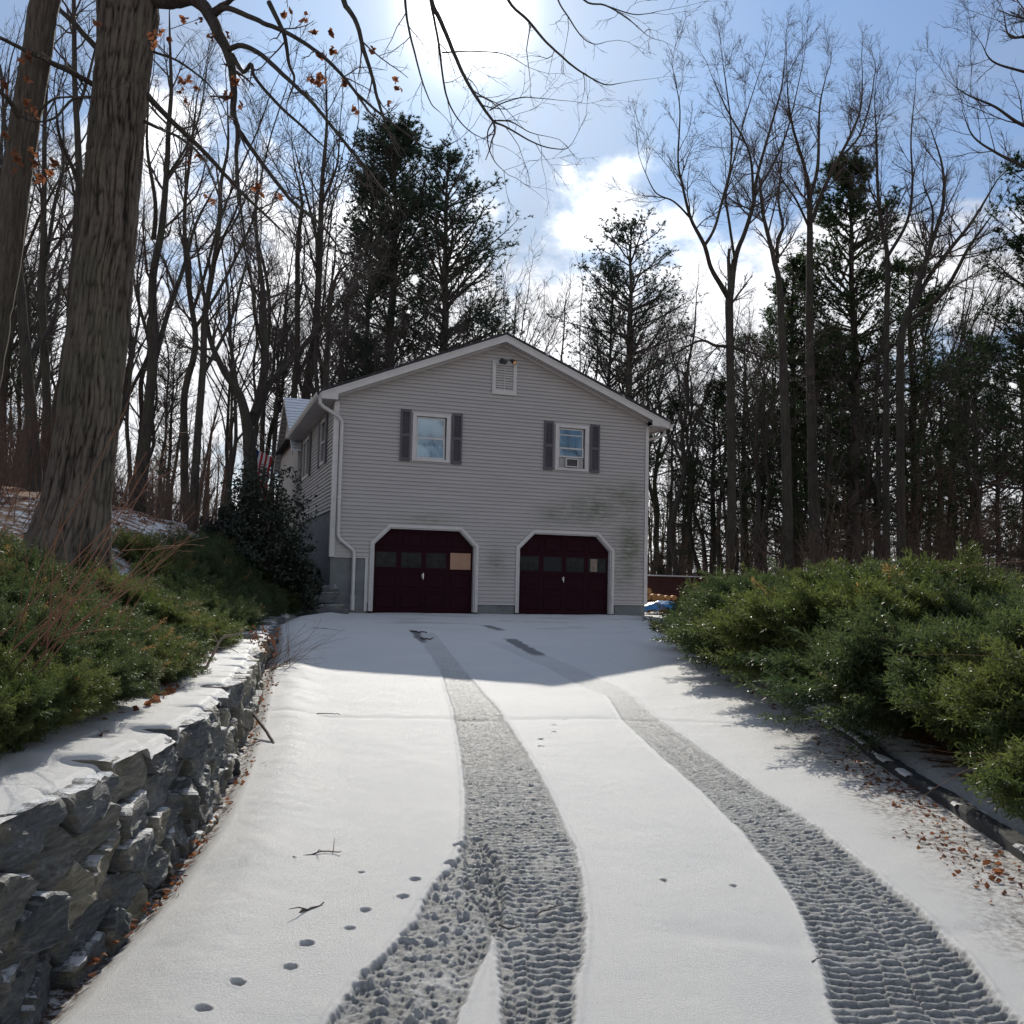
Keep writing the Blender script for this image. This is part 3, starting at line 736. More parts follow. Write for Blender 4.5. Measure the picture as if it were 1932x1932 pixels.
# ------------------------------------------------------------------ house (local: x along the front, y into the house, z up)
W_, CX = 9.02, 4.51
K = .405; RZ = 7.46                                         # roof pitch and ridge height of the roof plane's underside
DOORS = [(1.13, 3.85, 2.17, .42), (5.16, 7.88, 2.18, .42)]  # x0, x1, height, chamfer
WINS = [(2.06, 3.06, 4.02, 5.28), (6.15, 7.12, 4.02, 5.28)]
def roof_z(x): return RZ-K*abs(x-CX)
def build_house():
    H_ = empty('house', tuple(C0), TH, label='two storey grey vinyl sided house with low gable, two maroon garage doors and white trim', cat='house')
    P_ = lambda nm, b, mat, par=H_, sm=False, lab=None: obj(nm, b.mesh(nm, M[mat], sm), par, label=lab)
    # ---- siding courses
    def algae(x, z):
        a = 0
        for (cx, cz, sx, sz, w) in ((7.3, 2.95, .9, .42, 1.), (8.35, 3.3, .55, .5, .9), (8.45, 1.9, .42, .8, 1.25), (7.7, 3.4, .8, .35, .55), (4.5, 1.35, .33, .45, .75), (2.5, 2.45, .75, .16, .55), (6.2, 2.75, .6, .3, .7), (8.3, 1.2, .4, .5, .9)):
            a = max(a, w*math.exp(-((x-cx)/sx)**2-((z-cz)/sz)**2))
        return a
    b = MB()
    def spans(z, zm):
        """free intervals of the front wall at height z"""
        hw = min(CX, (RZ-.10-z)/K)
        iv = [[CX-hw, CX+hw]]
        cuts = []
        for (a, c, h, ch) in DOORS:
            if zm < h+.06:
                k = max(0, z-(h+.06-ch)); k = min(k, ch)
                cuts.append((a-.05+k, c+.05-k))
        for (a, c, z0, z1) in WINS:
            if z0 < zm < z1: cuts.append((a, c))
        if zm < 1.40: cuts.append((-9, 0.0)); cuts.append((0., .98))if zm < 1.40 else 0
        if zm < .24: cuts.append((3.9, 5.1))
        if zm < .29: cuts.append((7.9, 9.2))
        for (a, c) in cuts:
            nv = []
            for (p, q) in iv:
                if c <= p or a >= q: nv.append([p, q]); continue
                if a > p: nv.append([p, a])
                if c < q: nv.append([c, q])
            iv = nv
        return iv
    step = .1015; z = .2
    marks = sorted([h+.06 for (_, _, h, _) in DOORS]+[h+.06-.42 for (_, _, h, _) in DOORS]+[w[2] for w in WINS[:1]]+[WINS[0][3], 1.40, .24, .29])
    while z < RZ-.12:
        z1 = z+step
        cutz = [z]+[q for q in marks if z < q < z1]+[z1]
        for (a0, a1) in zip(cutz[:-1], cutz[1:]):
            zm = (a0+a1)/2
            A0 = spans(a0 if a0 in (z,) else a0+.0005, zm); A1 = spans(a1, zm)
            if len(A0) != len(A1): A1 = A0
            for (p, q), (p1, q1) in zip(A0, A1):
                if p1 > q1: m_ = (p+q)/2; p1 = q1 = m_
                ya = -.030+.028*(a0-z)/step; yb = -.030+.028*(a1-z)/step
                n = max(2, int((q-p)/.25)); tt = np.linspace(0, 1, n+1)
                X0 = p+(q-p)*tt; X1 = p1+(q1-p1)*tt
                V = np.concatenate([np.stack([X0, X0*0+ya, X0*0+a0], 1), np.stack([X1, X1*0+yb, X1*0+a1], 1)])
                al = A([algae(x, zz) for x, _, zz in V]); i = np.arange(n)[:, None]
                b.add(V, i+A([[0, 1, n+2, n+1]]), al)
                if a0 == z:
                    V2 = np.concatenate([np.stack([X0, X0*0+ya, X0*0+a0], 1), np.stack([X0, X0*0+.002, X0*0+a0+.003], 1)])
                    b.add(V2, i+A([[0, n+1, n+2, 1]]), np.concatenate([al[:n+1]]*2)+.6)  # shade line painted under each course, on top of the algae
        z = z1
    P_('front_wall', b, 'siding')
    # backing behind the courses
    bk = MB()
    # left side wall courses
    b = MB(); z = 2.60
    sw = [(1.55, 2.75), (5.1, 7.2)]
    while z < 5.55:
        for (p, q) in ([(0, 7.6)] if not (4.02 < z+.05 < 5.28) else [(0, 1.62), (2.68, 5.2), (7.15, 7.6)]):
            b.add([(-.030, p, z), (-.030, q, z), (-.002, q, z+step), (-.002, p, z+step)], A([(0, 3, 2, 1)]))
            b.add([(-.030, p, z), (-.030, q, z), (0.002, q, z+.003), (0.002, p, z+.003)], A([(0, 1, 2, 3)]), .35)  # underside tinted darker to stand for the course's shadow line
        z += step
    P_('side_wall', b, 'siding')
    b = MB(); b.box(8.97, 9.0, .02, 13.6, .25, 5.5); P_('side_wall', b, 'siding')
    # foundation
    b = MB(); b.box(0, .98, .012, .4, -.4, 1.395); b.box(.012, .35, .4, 7.6, -.4, 2.6); b.box(3.97, 5.03, .012, .4, -.4, .235); b.box(8.05, 9.0, .012, .4, -.4, .285); b.box(8.7, 9.0, .4, 13, -.4, .3)
    P_('foundation', b, 'conc')
    # corner posts
    b = MB(); b.box(-.045, .085, -.045, -.031, 1.385, 5.42); b.box(-.045, -.031, -.031, .09, 2.6, 5.42); b.box(-.031, .0, -.031, .0, 1.385, 5.4); b.box(-.045, -.031, -.031, .09, 1.385, 2.6); P_('corner_trim', b, 'trim')
    b = MB(); b.box(8.94, 9.045, -.045, -.031, .28, 5.45); b.box(9.028, 9.045, -.031, .09, .28, 5.45); P_('corner_trim', b, 'trim')
    for bx in ((.085, .975, -.034, .0, 1.372, 1.398), (3.95, 5.06, -.034, 0, .212, .238), (8.0, 8.94, -.034, 0, .262, .288)): b = MB(); b.box(*bx); P_('starter_strip', b, 'trim')
    # inner core so nothing is hollow
    b = MB(); b.prism([(.30, 0.0), (8.9, 0.0), (8.9, 5.45), (CX, RZ-.2), (.30, 5.45)], 'y', .62, 13.5); P_('interior_core', b, 'inside')
    # ---- roof
    oh = .44; fr = -.34
    xl, xr2 = -oh+.02, W_+oh+.08
    L = 13.6
    for sgn, xe in ((-1, xl), (1, xr2)):
        ze = roof_z(xe)
        b = MB(); t_ = .060
        b.prism([(CX, RZ+.14), (CX, RZ+.14+t_), (xe+sgn*.03, ze+.13+t_), (xe+sgn*.03, ze+.13)], 'y', fr-.055, L); P_('roof', b, 'shingle')
        # rake board
        b = MB(); b.prism([(CX, RZ-.055), (CX, RZ+.139), (xe, ze+.129), (xe, ze-.065)], 'y', fr-.018, fr+.0); P_('rake_board', b, 'gutter')
        b = MB(); b.prism([(CX, RZ+.085), (CX, RZ+.139), (xe, ze+.128), (xe, ze+.076)], 'y', fr-.032, fr-.020); P_('rake_trim', b, 'gutter')
        # rake soffit with the panel joints
        b = MB()
        n = 54
        for i in range(n):
            a0 = CX+(xe-CX)*i/n; a1 = CX+(xe-CX)*(i+.90)/n; a2 = CX+(xe-CX)*(i+1)/n
            for (p, q, dz) in ((a0, a1, 0), (a1, a2, .012)):
                b.add([(p, fr, roof_z(p)-.03+dz), (q, fr, roof_z(q)-.03+dz), (q, .0, roof_z(q)-.03+dz), (p, 0, roof_z(p)-.03+dz)], A([(0, 1, 2, 3)]))
        P_('rake_soffit', b, 'trim')
        # frieze under the rake
        b = MB(); hw_ = .05
        ia = (RZ-.10-5.45)/K
        b.prism([(CX, RZ-.105), (CX, RZ-.03), (CX+sgn*4.5, roof_z(CX+sgn*4.5)-.03), (CX+sgn*4.5, roof_z(CX+sgn*4.5)-.105)], 'y', -.045, -.032); P_('frieze_board', b, 'trim')
        # level eave soffit and the boxed return
        wall_x = 0 if sgn < 0 else 9.0
        b = MB(); x0, x1 = sorted((xe, wall_x)); b.box(x0, x1, fr, L if sgn > 0 else 7.6, 5.425, 5.445); P_('eave_soffit', b, 'trim')
        b = MB(); lo = min(xe, xe+sgn*.0)
        pl = [(wall_x, 5.42), (wall_x, roof_z(wall_x)-.055), (xe, ze-.06), (xe, 5.42)]
        b.prism(pl, 'y', fr-.014, fr+.004); P_('eave_return', b, 'trim')
        b = MB(); a0, a1 = sorted((xe, xe+sgn*.02)); b.box(a0, a1, fr, L if sgn > 0 else 7.6, 5.42, ze+.12); P_('fascia', b, 'gutter')
        # gutter: open K profile
        gx = xe+sgn*.02
        pf = [(gx, ze+.10), (gx, ze-.03), (gx+sgn*.075, ze-.03), (gx+sgn*.11, ze+.03), (gx+sgn*.125, ze+.10), (gx+sgn*.115, ze+.10), (gx+sgn*.10, ze+.035), (gx+sgn*.07, ze-.02), (gx+sgn*.01, ze-.02), (gx+sgn*.01, ze+.10)]
        b = MB(); b.prism(pf, 'y', fr-.02, L if sgn > 0 else 7.55); P_('gutter', b, 'gutter')
    b = MB(); b.prism([(CX-.16, RZ+.115), (CX, RZ+.195), (CX+.16, RZ+.115), (CX, RZ+.175)], 'y', fr-.03, L); P_('ridge_cap', b, 'shingle')
    # patches of snow along the left rake
    # ---- downspouts
    ze = roof_z(xl)
    b = MB()
    pts = [(xl-.03, -.28, ze-.03), (xl-.03, -.28, ze-.16), (xl+.05, -.24, ze-.24), (.06, -.11, 5.02), (.155, -.085, 4.90), (.16, -.075, 4.6), (.155, -.075, 2.0), (.165, -.075, 1.93), (.215, -.08, 1.83), (.52, -.09, 1.60), (.575, -.09, 1.53), (.585, -.09, 1.40), (.585, -.09, .30)]
    V, Q = tubes(A(pts)[:, None, :], np.full((len(pts), 1), .050), 8); b.add(V, Q); P_('downspout', b, 'gutter', sm=True)
    b = MB(); b.tube([(.585, -.09, .38), (.585, -.09, .02)], .058, 14); b.tube([(.585, -.09, .40), (.585, -.09, .34)], .066, 14); P_('drain_pipe', b, 'gutter', sm=False)
    for zc in (4.3, 2.9): b = MB(); b.box(.09, .225, -.13, -.02, zc, zc+.025); P_('pipe_strap', b, 'gutter')
    zr = roof_z(xr2)
    b = MB(); V, Q = tubes(A([(xr2+.06, .06, zr-.03), (xr2+.06, .06, zr-.12), (xr2-.02, .10, zr-.22), (9.12, .2, zr-.34), (9.10, .2, zr-.5), (9.10, .2, .3)])[:, None, :], np.full((6, 1), .045), 8); b.add(V, Q); P_('downspout', b, 'gutter', sm=True)
    # ---- windows
    def window(x0, x1, z0, z1, ac=False):
        fw = .085
        f = MB(); y0, y1 = -.056, .03
        f.box(x0-.02, x0+fw, y0, y1, z0-.02, z1+.02); f.box(x1-fw, x1+.02, y0, y1, z0-.02, z1+.02); f.box(x0+fw, x1-fw, y0, y1, z1-fw+.02, z1+.02); f.box(x0+fw, x1-fw, y0-.01, y1, z0-.02, z0+fw-.03)
        fo = P_('window', f, 'trim')
        a, c = x0+fw, x1-fw; zb, zt = z0+fw-.03, z1-fw+.02; zmid = zb+(zt-zb)*.49
        s = MB(); w = .042
        def sash(bb, p, q, r, t, y, w=.042):
            bb.box(p, p+w, y, y+.03, r, t); bb.box(q-w, q, y, y+.03, r, t); bb.box(p+w, q-w, y, y+.03, t-w, t); bb.box(p+w, q-w, y, y+.03, r, r+w)
        up = MB(); sash(up, a+.004, c-.03, zmid-.02, zt-.012, .018)
        if ac: up.box(a+.046, c-.072, .02, .045, zt-.22, zt-.19)
        obj('upper_sash', up.mesh('upper_sash', M['gutter']), fo)
        lo = MB(); lb = zb+(.30 if ac else 0.004)
        sash(lo, a+.004, c-.03, lb, zmid+.02, -.008)
        obj('lower_sash', lo.mesh('lower_sash', M['gutter']), fo)
        dk = MB(); dk.box(c-.028, c-.001, -.005, .05, zb, zt); obj('side_channel', dk.mesh('side_channel', M['dark']), fo)
        g = MB(); g.box(a+.046, c-.072, .030, .034, zmid+.022, zt-.054); obj('pane', g.mesh('pane', M['glass']), fo)
        g = MB(); g.box(a+.046, c-.072, .004, .008, lb+.042, zmid-.022); obj('pane', g.mesh('pane', M['glass']), fo)
        # curtains behind the glass
        n = 60; xs = np.linspace(a, c, n); yy = .16+.02*np.sin(xs*55)+.012*np.sin(xs*23+1)
        top = zb+(zt-zb)*.33 if not ac else zt-.02
        tz = top+.012*np.sin(xs*47)
        cu = MB(); V = np.concatenate([np.stack([xs, yy, np.full(n, zb)], 1), np.stack([xs, yy, tz], 1)]); i = np.arange(n-1)[:, None]
        cu.add(V, i+A([[0, 1, n+1, n]]))
        if ac:
            cu = MB()
            for (p, q) in ((a, a+.12), (c-.12, c)):
                xs = np.linspace(p, q, 14); yy = .13+.02*np.sin(xs*70); V = np.concatenate([np.stack([xs, yy, np.full(14, zb)], 1), np.stack([xs, yy, np.full(14, zt)], 1)]); i = np.arange(13)[:, None]; cu.add(V, i+A([[0, 1, 15, 14]]))
        obj('curtain', cu.mesh('curtain', M['curtain'], True), fo)
        return a, c, zb, zt
    window(*WINS[0])
    aca, acc, aczb, aczt = window(*WINS[1], ac=True)
    # ---- shutters
    def shutter(x0, x1, z0, z1, y=-.068):
        s = MB(); w = .05
        s.box(x0, x0+w, y, -.031, z0, z1); s.box(x1-w, x1, y, -.031, z0, z1)
        zm = (z0+z1)/2
        for (p, q) in ((z0, z0+.08), (zm-.04, zm+.04), (z1-.07, z1)): s.box(x0+w, x1-w, y+.002, -.031, p, q)
        fo = P_('shutter', s, 'shutter')
        lv = MB()
        for (p, q) in ((z0+.08, zm-.04), (zm+.04, z1-.07)):
            n = int((q-p)/.036)
            for i in range(n):
                zz = p+(q-p)*i/n; lv.add([(x0+w, y+.008, zz), (x1-w, y+.008, zz), (x1-w, y+.030, zz+(q-p)/n*1.05), (x0+w, y+.030, zz+(q-p)/n*1.05)], A([(0, 1, 2, 3)]))
        obj('louvres', lv.mesh('louvres', M['shutter']), fo)
        return fo
    for (x0, x1) in ((1.71, 1.99), (3.13, 3.41), (5.79, 6.07), (7.20, 7.48)): shutter(x0, x1, 3.98, 5.36)
    # ---- windows on the left side wall (thin boxes set on the wall)
    def side_window(y0, y1, mull=None):
        f = MB(); z0, z1 = 4.0, 5.28; fw = .08
        f.box(-.05, .02, y0, y0+fw, z0, z1); f.box(-.05, .02, y1-fw, y1, z0, z1); f.box(-.05, .02, y0+fw, y1-fw, z1-fw, z1); f.box(-.06, .02, y0+fw, y1-fw, z0, z0+fw)
        if mull: f.box(-.05, .02, mull-.05, mull+.05, z0+fw, z1-fw)
        f.box(-.03, .02, y0+fw, y1-fw, 4.62, 4.67) if not mull else None
        fo = P_('window', f, 'gutter')
        g = MB(); g.box(-.004, .0, y0+fw, y1-fw, z0+fw, z1-fw); obj('pane', g.mesh('pane', M['gglass']), fo)
        for (p, q) in ((y0-.34, y0-.02), (y1+.02, y1+.34)):
            s = MB(); s.box(-.07, -.031, p, q, z0-.03, z1+.05)
            for i in range(30): s.add([(-.074, p+.05, z0+.05+i*.04), (-.074, q-.05, z0+.05+i*.04), (-.071, q-.05, z0+.085+i*.04), (-.071, p+.05, z0+.085+i*.04)], A([(0, 3, 2, 1)]))
            P_('shutter', s, 'shutter')
    side_window(1.62, 2.66); side_window(5.22, 7.1, 6.16)
    # ---- gable vent
    v = MB(); x0, x1, z0, z1 = 4.23, 4.94, 5.99, 6.93
    v.box(x0, x0+.10, -.06, -.004, z0, z1); v.box(x1-.10, x1, -.06, -.004, z0, z1); v.box(x0+.10, x1-.10, -.06, -.004, z0, z0+.12); v.box(x0+.10, x1-.10, -.06, -.004, z1-.12, z1)
    vo = P_('gable_vent', v, 'gutter')
    l = MB()
    for i in range(10):
        zz = z0+.12+i*.07; l.prism([(-.052, zz), (-.052, zz+.012), (-.012, zz+.062), (-.012, zz+.050)], 'x', x0+.10, x1-.10)
    l.box(4.575, 4.595, -.056, -.05, z0+.12, z1-.12)
    obj('vent_slats', l.mesh('vent_slats', M['gutter']), vo)
    d = MB(); d.box(x0+.1, x1-.1, -.010, -.006, z0+.12, z1-.12); obj('vent_backing', d.mesh('vent_backing', M['dark']), vo)
    # ---- twin security lamp at the top of the vent
    sl = empty('security_light', (4.57, -.07, 6.90)); sl.parent = H_
    s = MB(); s.tube([(0, .02, 0), (0, -.04, 0)], .065, 16); s.box(-.05, .05, -.07, -.03, -.02, .05); obj('mount', s.mesh('mount', M['dark']), sl)
    for dx, yy in ((-.11, -.20), (.17, -.24)):
        s = MB(); p0 = A([dx*.35, -.05, .05]); p1 = A([dx, -.10, .04]); ax = norm(A([dx*.55, -.16, -.13])); q = p1-ax*.03
        s.tube([p0, p1], .014, 8)
        s.tube([q, q+ax*.03, q+ax*.12, q+ax*.17], [.03, .05, .060, .078], 18)
        ho = obj('lamp_head', s.mesh('lamp_head', M['dark'], True), sl)
        s = MB(); s.tube([q+ax*.165, q+ax*.174], [.070, .05], 18); obj('lens', s.mesh('lens', M['lens' if dx > 0 else 'dark']), ho)
    # ---- garage doors
    for di, (x0, x1, h, ch) in enumerate(DOORS):
        G = empty('garage_door', (0, 0, 0)); G.parent = H_
        G['label'] = ['maroon garage door with a cardboard panel in its rightmost window', 'maroon garage door with four dark window panes and no cardboard'][di]
        # recessed door slab built of four rows of panels
        yb = .12
        rows = 4; rh = (h+.0)/rows; cols = 4; cw = (x1-x0)/cols
        s = MB(); s.box(x0-.06, x1+.06, yb+.02, yb+.06, -.05, h+.05)
        for r in range(rows):
            for c in range(cols):
                a0, a1 = x0+c*cw, x0+(c+1)*cw; q0, q1 = r*rh+.006, (r+1)*rh-.006
                st = .07
                s.box(a0+.0, a0+st, yb+.008, yb+.019, q0, q1); s.box(a1-st, a1-.0, yb+.008, yb+.019, q0, q1)
                s.box(a0+st, a1-st, yb+.008, yb+.019, q0, q0+.075); s.box(a0+st, a1-st, yb+.008, yb+.019, q1-.075, q1)
                if r != 2:
                    s.prism([(yb+.019, q0+.09), (yb+.006, q0+.11), (yb+.006, q1-.11), (yb+.019, q1-.09)], 'x', a0+st+.02, a1-st-.02)
        obj('door_panels', s.mesh('door_panels', M['maroon']), G)
        for c in range(cols):
            a0, a1 = x0+c*cw, x0+(c+1)*cw; q0, q1 = 2*rh+.075, 3*rh-.075
            g = MB(); g.box(a0+.07, a1-.07, yb+.006, yb+.016, q0, q1)
            card = di == 0 and c == 3
            if card: g = MB(); g.box(a0+.045, a1-.065, yb-.016, yb-.009, q0-.02, q1+.03)
            o = obj('window_pane', g.mesh('window_pane', M['card' if card else ('inside' if (di == 1 and c == 1) else 'gglass')]), G)
            if card: o['label'] = 'tan cardboard filling the rightmost window of the left door'
            if di == 1 and c == 3:
                g = MB(); g.box(a0+.13, a0+.34, yb+.003, yb+.005, q0+.02, q1-.02); obj('lace_panel', g.mesh('lace_panel', M['oldwood']), o)
        xm = (x0+x1)/2
        g = MB(); g.tube([(xm-.02, yb-.01, 1.02), (xm-.02, yb-.05, 1.02), (xm-.02, yb-.05, .86), (xm-.02, yb-.01, .86)], .012, 8); g.box(xm-.05, xm+.01, yb-.014, yb-.008, .9, 1.0); obj('handle', g.mesh('handle', M['steel']), G)
        # casing following the clipped corners
        def casing(o0, o1, y0, y1, nm, mat='trim'):
            s = MB()
            def ring(o):
                k = ch+o*.41
                return [(x0-o, 0.), (x0-o, h-ch+o*.41+(0)), (x0+ch-o*.41+(0), h+o), (x1-ch+o*.41, h+o), (x1+o, h-ch+o*.41), (x1+o, 0.)]
            a_, b_ = ring(o0), ring(o1)
            for i in range(5):
                V = [(*a_[i], ), (*a_[i+1], ), (*b_[i+1], ), (*b_[i], )]
                s.prism([V[0], V[1], V[2], V[3]], 'y', y0, y1)
            return obj(nm, s.mesh(nm, M[mat]), G)
        casing(.0, .05, -.012, yb+.02, 'jamb'); casing(.052, .115, -.048, -.006, 'casing')
        casing(.035, .060, -.060, -.049, 'casing_bead', 'gutter')
        # corner filler panels
        for sg, xe in ((1, x0), (-1, x1)):
            s = MB(); s.prism([(xe-sg*.01, h-ch), (xe+sg*ch, h+.01), (xe-sg*.01, h+.01)], 'y', yb-.03, yb-.012); obj('corner_filler', s.mesh('corner_filler', M['trim']), G)
    # trim strip left of the first door
    b = MB(); b.box(.90, .975, -.012, .01, 0, 1.37); b.box(1.0, 1.012, -.02, .0, 0, 1.37); P_('door_post', b, 'trim')
    # ---- cross wing behind with snowy roof
    yw0, yw1, xw = 7.6, 14.6, -.14
    rz = 7.52; ew = 5.25; ym = (yw0+yw1)/2+.1
    b = MB()
    b.prism([(yw0, 1.6), (yw1, 1.6), (yw1, ew), (ym, rz-.22), (yw0, ew)], 'x', xw, 3.0); P_('wing_wall', b, 'beige')
    b = MB(); z = 2.6
    while z < ew:
        b.add([(xw-.0, yw0-.017, z), (-.0, yw0-.017, z), (0, yw0-.003, z+step), (xw, yw0-.003, z+step)], A([(0, 1, 2, 3)])); b.add([(xw-.0, yw0-.017, z), (0, yw0-.017, z), (0, yw0-.003, z), (xw, yw0-.003, z)], A([(0, 1, 2, 3)]), .35); z += step  # wing course undersides also get painted shade through the tint
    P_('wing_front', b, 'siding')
    b = MB(); sl_ = (rz-ew)/(ym-yw0)
    b.prism([(yw0-.25, ew-.25*sl_), (ym, rz), (ym, rz-.05), (yw0-.25, ew-.25*sl_-.05)], 'x', xw-.22, 4.5); b.prism([(yw1+.25, ew-.25*sl_), (ym, rz), (ym, rz-.05), (yw1+.25, ew-.25*sl_-.05)], 'x', xw-.22, 4.5)
    P_('wing_roof', b, 'snowroof')
    b = MB(); b.prism([(yw0-.25, ew-.25*sl_-.20), (yw0-.25, ew-.25*sl_-.052), (ym, rz-.052), (ym, rz-.20)], 'x', xw-.215, xw-.19); b.prism([(yw1+.25, ew-.25*sl_-.20), (yw1+.25, ew-.25*sl_-.052), (ym, rz-.052), (ym, rz-.20)], 'x', xw-.215, xw-.19); P_('wing_rake_board', b, 'beige')
    # ---- window air conditioner: a thing of its own, sitting in the right window
    ac = empty('air_conditioner', tuple(C0+eX*((aca+acc)/2-.01)+A([0, 0, aczb])), TH, label='white window air conditioner with grey grille in the upper right window of the house', cat='air conditioner')
    s = MB(); w = .19; s.box(-w, -w+.03, -.11, .10, .02, .27); s.box(w-.03, w, -.11, .10, .02, .27); s.box(-w+.03, w-.03, -.11, .10, .24, .27); s.box(-w+.03, w-.03, -.11, .10, .02, .05); obj('case', s.mesh('case', M['trim']), ac)
    s = MB(); s.box(-w+.03, w-.03, -.08, .06, .05, .24)
    for i in range(10): s.box(-w+.03, w-.03, -.092, -.081, .056+i*.0185, .064+i*.0185)
    obj('grille', s.mesh('grille', M['shutter']), ac)
    s = MB()
    for (p, q) in ((aca-(aca+acc)/2+.02, -w-.004), (w+.004, acc-(aca+acc)/2-.03)):
        n = max(3, int((q-p)/.012))
        for i in range(n): s.box(p+(q-p)*i/n, p+(q-p)*(i+.6)/n, -.03+(i % 2)*.012, .0, .01, .28)
    obj('side_curtain', s.mesh('side_curtain', M['gutter']), ac)
    return H_
build_house()
def house_pt(x, y, z): return C0+eX*x+nX*y+A([0, 0, z])

# snow lying on the edge of the left rake belongs to the roof's look; small details next to the house
def build_by_house():
    rng = rs(3)
    # stone steps climbing beside the left wall
    st = empty('stone_steps', tuple(C0), TH, label='snowy grey stone steps rising at the left corner of the house', cat='steps')
    k = 0
    for (x0, x1, y0, y1, z0, z1) in ((-1.15, .35, -.75, -.2, -.1, .17), (-1.3, -.15, -.25, .5, .0, .38), (-1.4, -.12, .45, 1.2, .2, .62), (-1.5, -.12, 1.1, 2.0, .4, .88), (-1.6, -.12, 1.9, 2.9, .6, 1.14), (-1.7, -.12, 2.8, 3.8, .8, 1.38)):
        v = stone_verts(rng, (x1-x0)/2*1.05, (y1-y0)/2*1.05, (z1-z0)/2*1.05)
        o = obj('step', mesh_of('step', v, _RF, {'tint': np.full(len(v), .3)}, False, M['stone']), st); o.location = ((x0+x1)/2, (y0+y1)/2, (z0+z1)/2)
    for (x, y, z, s, lab) in ((.12, -.50, .34, .17, 'rounded grey rock on the lowest stone step beside the house corner'), (-.25, -.45, .27, .14, 'smaller rock left of the rounded one on the lowest stone step'), (.22, -.22, .52, .16, 'dark flat rock leaning on the foundation above the lowest stone step')):
        v = stone_verts(rng, s*1.3, s, s*.8); p = house_pt(x-.25, y, z)
        o = obj('rock', mesh_of('rock', v, _RF, {'tint': np.full(len(v), .2)}, False, M['stone']), label=lab, cat='rock'); o.location = tuple(p); o.rotation_euler = (0, 0, TH)
    # fence behind the right corner
    p0 = at(1222, 1128, 36.5); p1 = at(1330, 1131, 38.0)
    d = norm((p1-p0)*A([1, 1, 0])); L = np.linalg.norm((p1-p0)[:2])+1.5
    fe = empty('wooden_fence', tuple(A([p0[0], p0[1], p0[2]-.3])), math.atan2(d[1], d[0]), label='low dark red board fence topped with snow behind the right corner of the house', cat='fence')
    top = (at(1225, 1089, 36.5)[2])-(p0[2]-.3)
    b = MB(); n = int(L/.14)
    for i in range(n): b.box(i*.14, i*.14+.13, 0, .025, -.4, top)
    obj('boards', b.mesh('boards', M['redfence']), fe)
    b = MB(); b.box(-.02, L, -.05, .10, top+.001, top+.05); obj('cap_rail', b.mesh('cap_rail', M['redfence']), fe)
    b = MB(); b.box(-.01, L-.02, -.045, .095, top+.051, top+.10); obj('snow', b.mesh('snow', M['snow']), fe)
    # firewood under a blue tarpaulin
    c = at(1240, 1135, 29.5); c[2] = hz(c[0], c[1])
    wp = empty('firewood_pile', tuple(c), 0, label='stack of orange cut firewood beside the right corner of the house', cat='firewood')
    for i in range(16):
        r = rng.uniform(.07, .11); x = rng.uniform(-.35, .45); z = .12+.19*(i//5)+rng.uniform(-.02, .02); x = -.3+.2*(i % 5)
        b = MB(); b.tube([(x, -.2, z), (x+rng.uniform(-.03, .03), .3, z)], r, 10); o = obj('log', b.mesh('log', M['log']), wp)
    tp = MB(); n = 26; g = np.linspace(-1, 1, n); X, Y = np.meshgrid(g, g)
    Z = .42*(1-np.abs(X)**2.2*.85)*(1-np.abs(Y)**3*.6)+.16*(fbm(X*3+9, Y*3, 3)-.5)+.10*(fbm(X*8, Y*8, 6)-.5)
    V, Q = grid_mesh(X*.85, Y*.55, Z); tp.add(V, Q)
    o = obj('tarpaulin', tp.mesh('tarpaulin', M['tarp'], True), label='crumpled blue tarpaulin on the ground in front of the firewood', cat='tarpaulin'); q = at(1246, 1150, 28.6); q[2] = hz(q[0], q[1])-.02; o.location = tuple(q)
    # flag on a short pole from the side wall
    base = house_pt(-.62, 7.3, 4.1)
    tip = at(490, 815, 31.6)
    fl = empty('flag', tuple(base), 0, label='stars and stripes flag hanging from a slanted pole behind the dark shrub', cat='flag')
    b = MB(); b.tube([(0, 0, 0), tuple((tip-base)*1.05)], .016, 8); obj('pole', b.mesh('pole', M['oldwood'], True), fl)
    # cloth: hoist along the pole, hanging with folds
    u = np.linspace(0, 1, 30); v = np.linspace(0, 1, 40); Uu, Vv = np.meshgrid(u, v)
    X = Vv*1.7; Z = 1.0-Uu*1.0
    Yf = .06*np.sin(X*9+Z*2)*Vv
    V, Q = grid_mesh(X, Yf, Z)
    me = mesh_of('cloth', V, Q, None, True, M['flag']); o = obj('cloth', me, fl)
    a_ = norm(tip-base); hoist = -a_; fly = norm(A([.45, -.1, -1.])); nn = norm(np.cross(hoist, fly)); 
    mt = Matrix.Identity(4)
    for i in range(3): mt[i][0] = fly[i]; mt[i][1] = nn[i]; mt[i][2] = -hoist[i]
    mt.translation = Vector(tuple((tip-base)-a_*1.05)); o.matrix_local = mt
    # kerb along the right edge
    pts = [(1575, 1371), (1594, 1384), (1625, 1403), (1664, 1438), (1723, 1477), (1802, 1524), (1841, 1555), (1900, 1591), (1960, 1632), (2050, 1690)]
    G = A([ground_pt(u, v) for (u, v) in pts]); tt = np.linspace(0, len(G)-1, 260); G = np.stack([np.interp(tt, np.arange(len(G)), G[:, i]) for i in range(3)], 1)
    G[:, 0] += .05*(fbm(G[:, 1]*1.5, G[:, 0]*0, 6)-.5)
    n = len(G); w = .065; prof = [(-w, -.10), (-w, .055), (-w*.75, .075), (w*.75, .08), (w, .06), (w, -.10)]
    t = norm(np.gradient(G, axis=0)*A([1, 1, 0])); nr = np.stack([t[:, 1], -t[:, 0], t[:, 0]*0], 1)
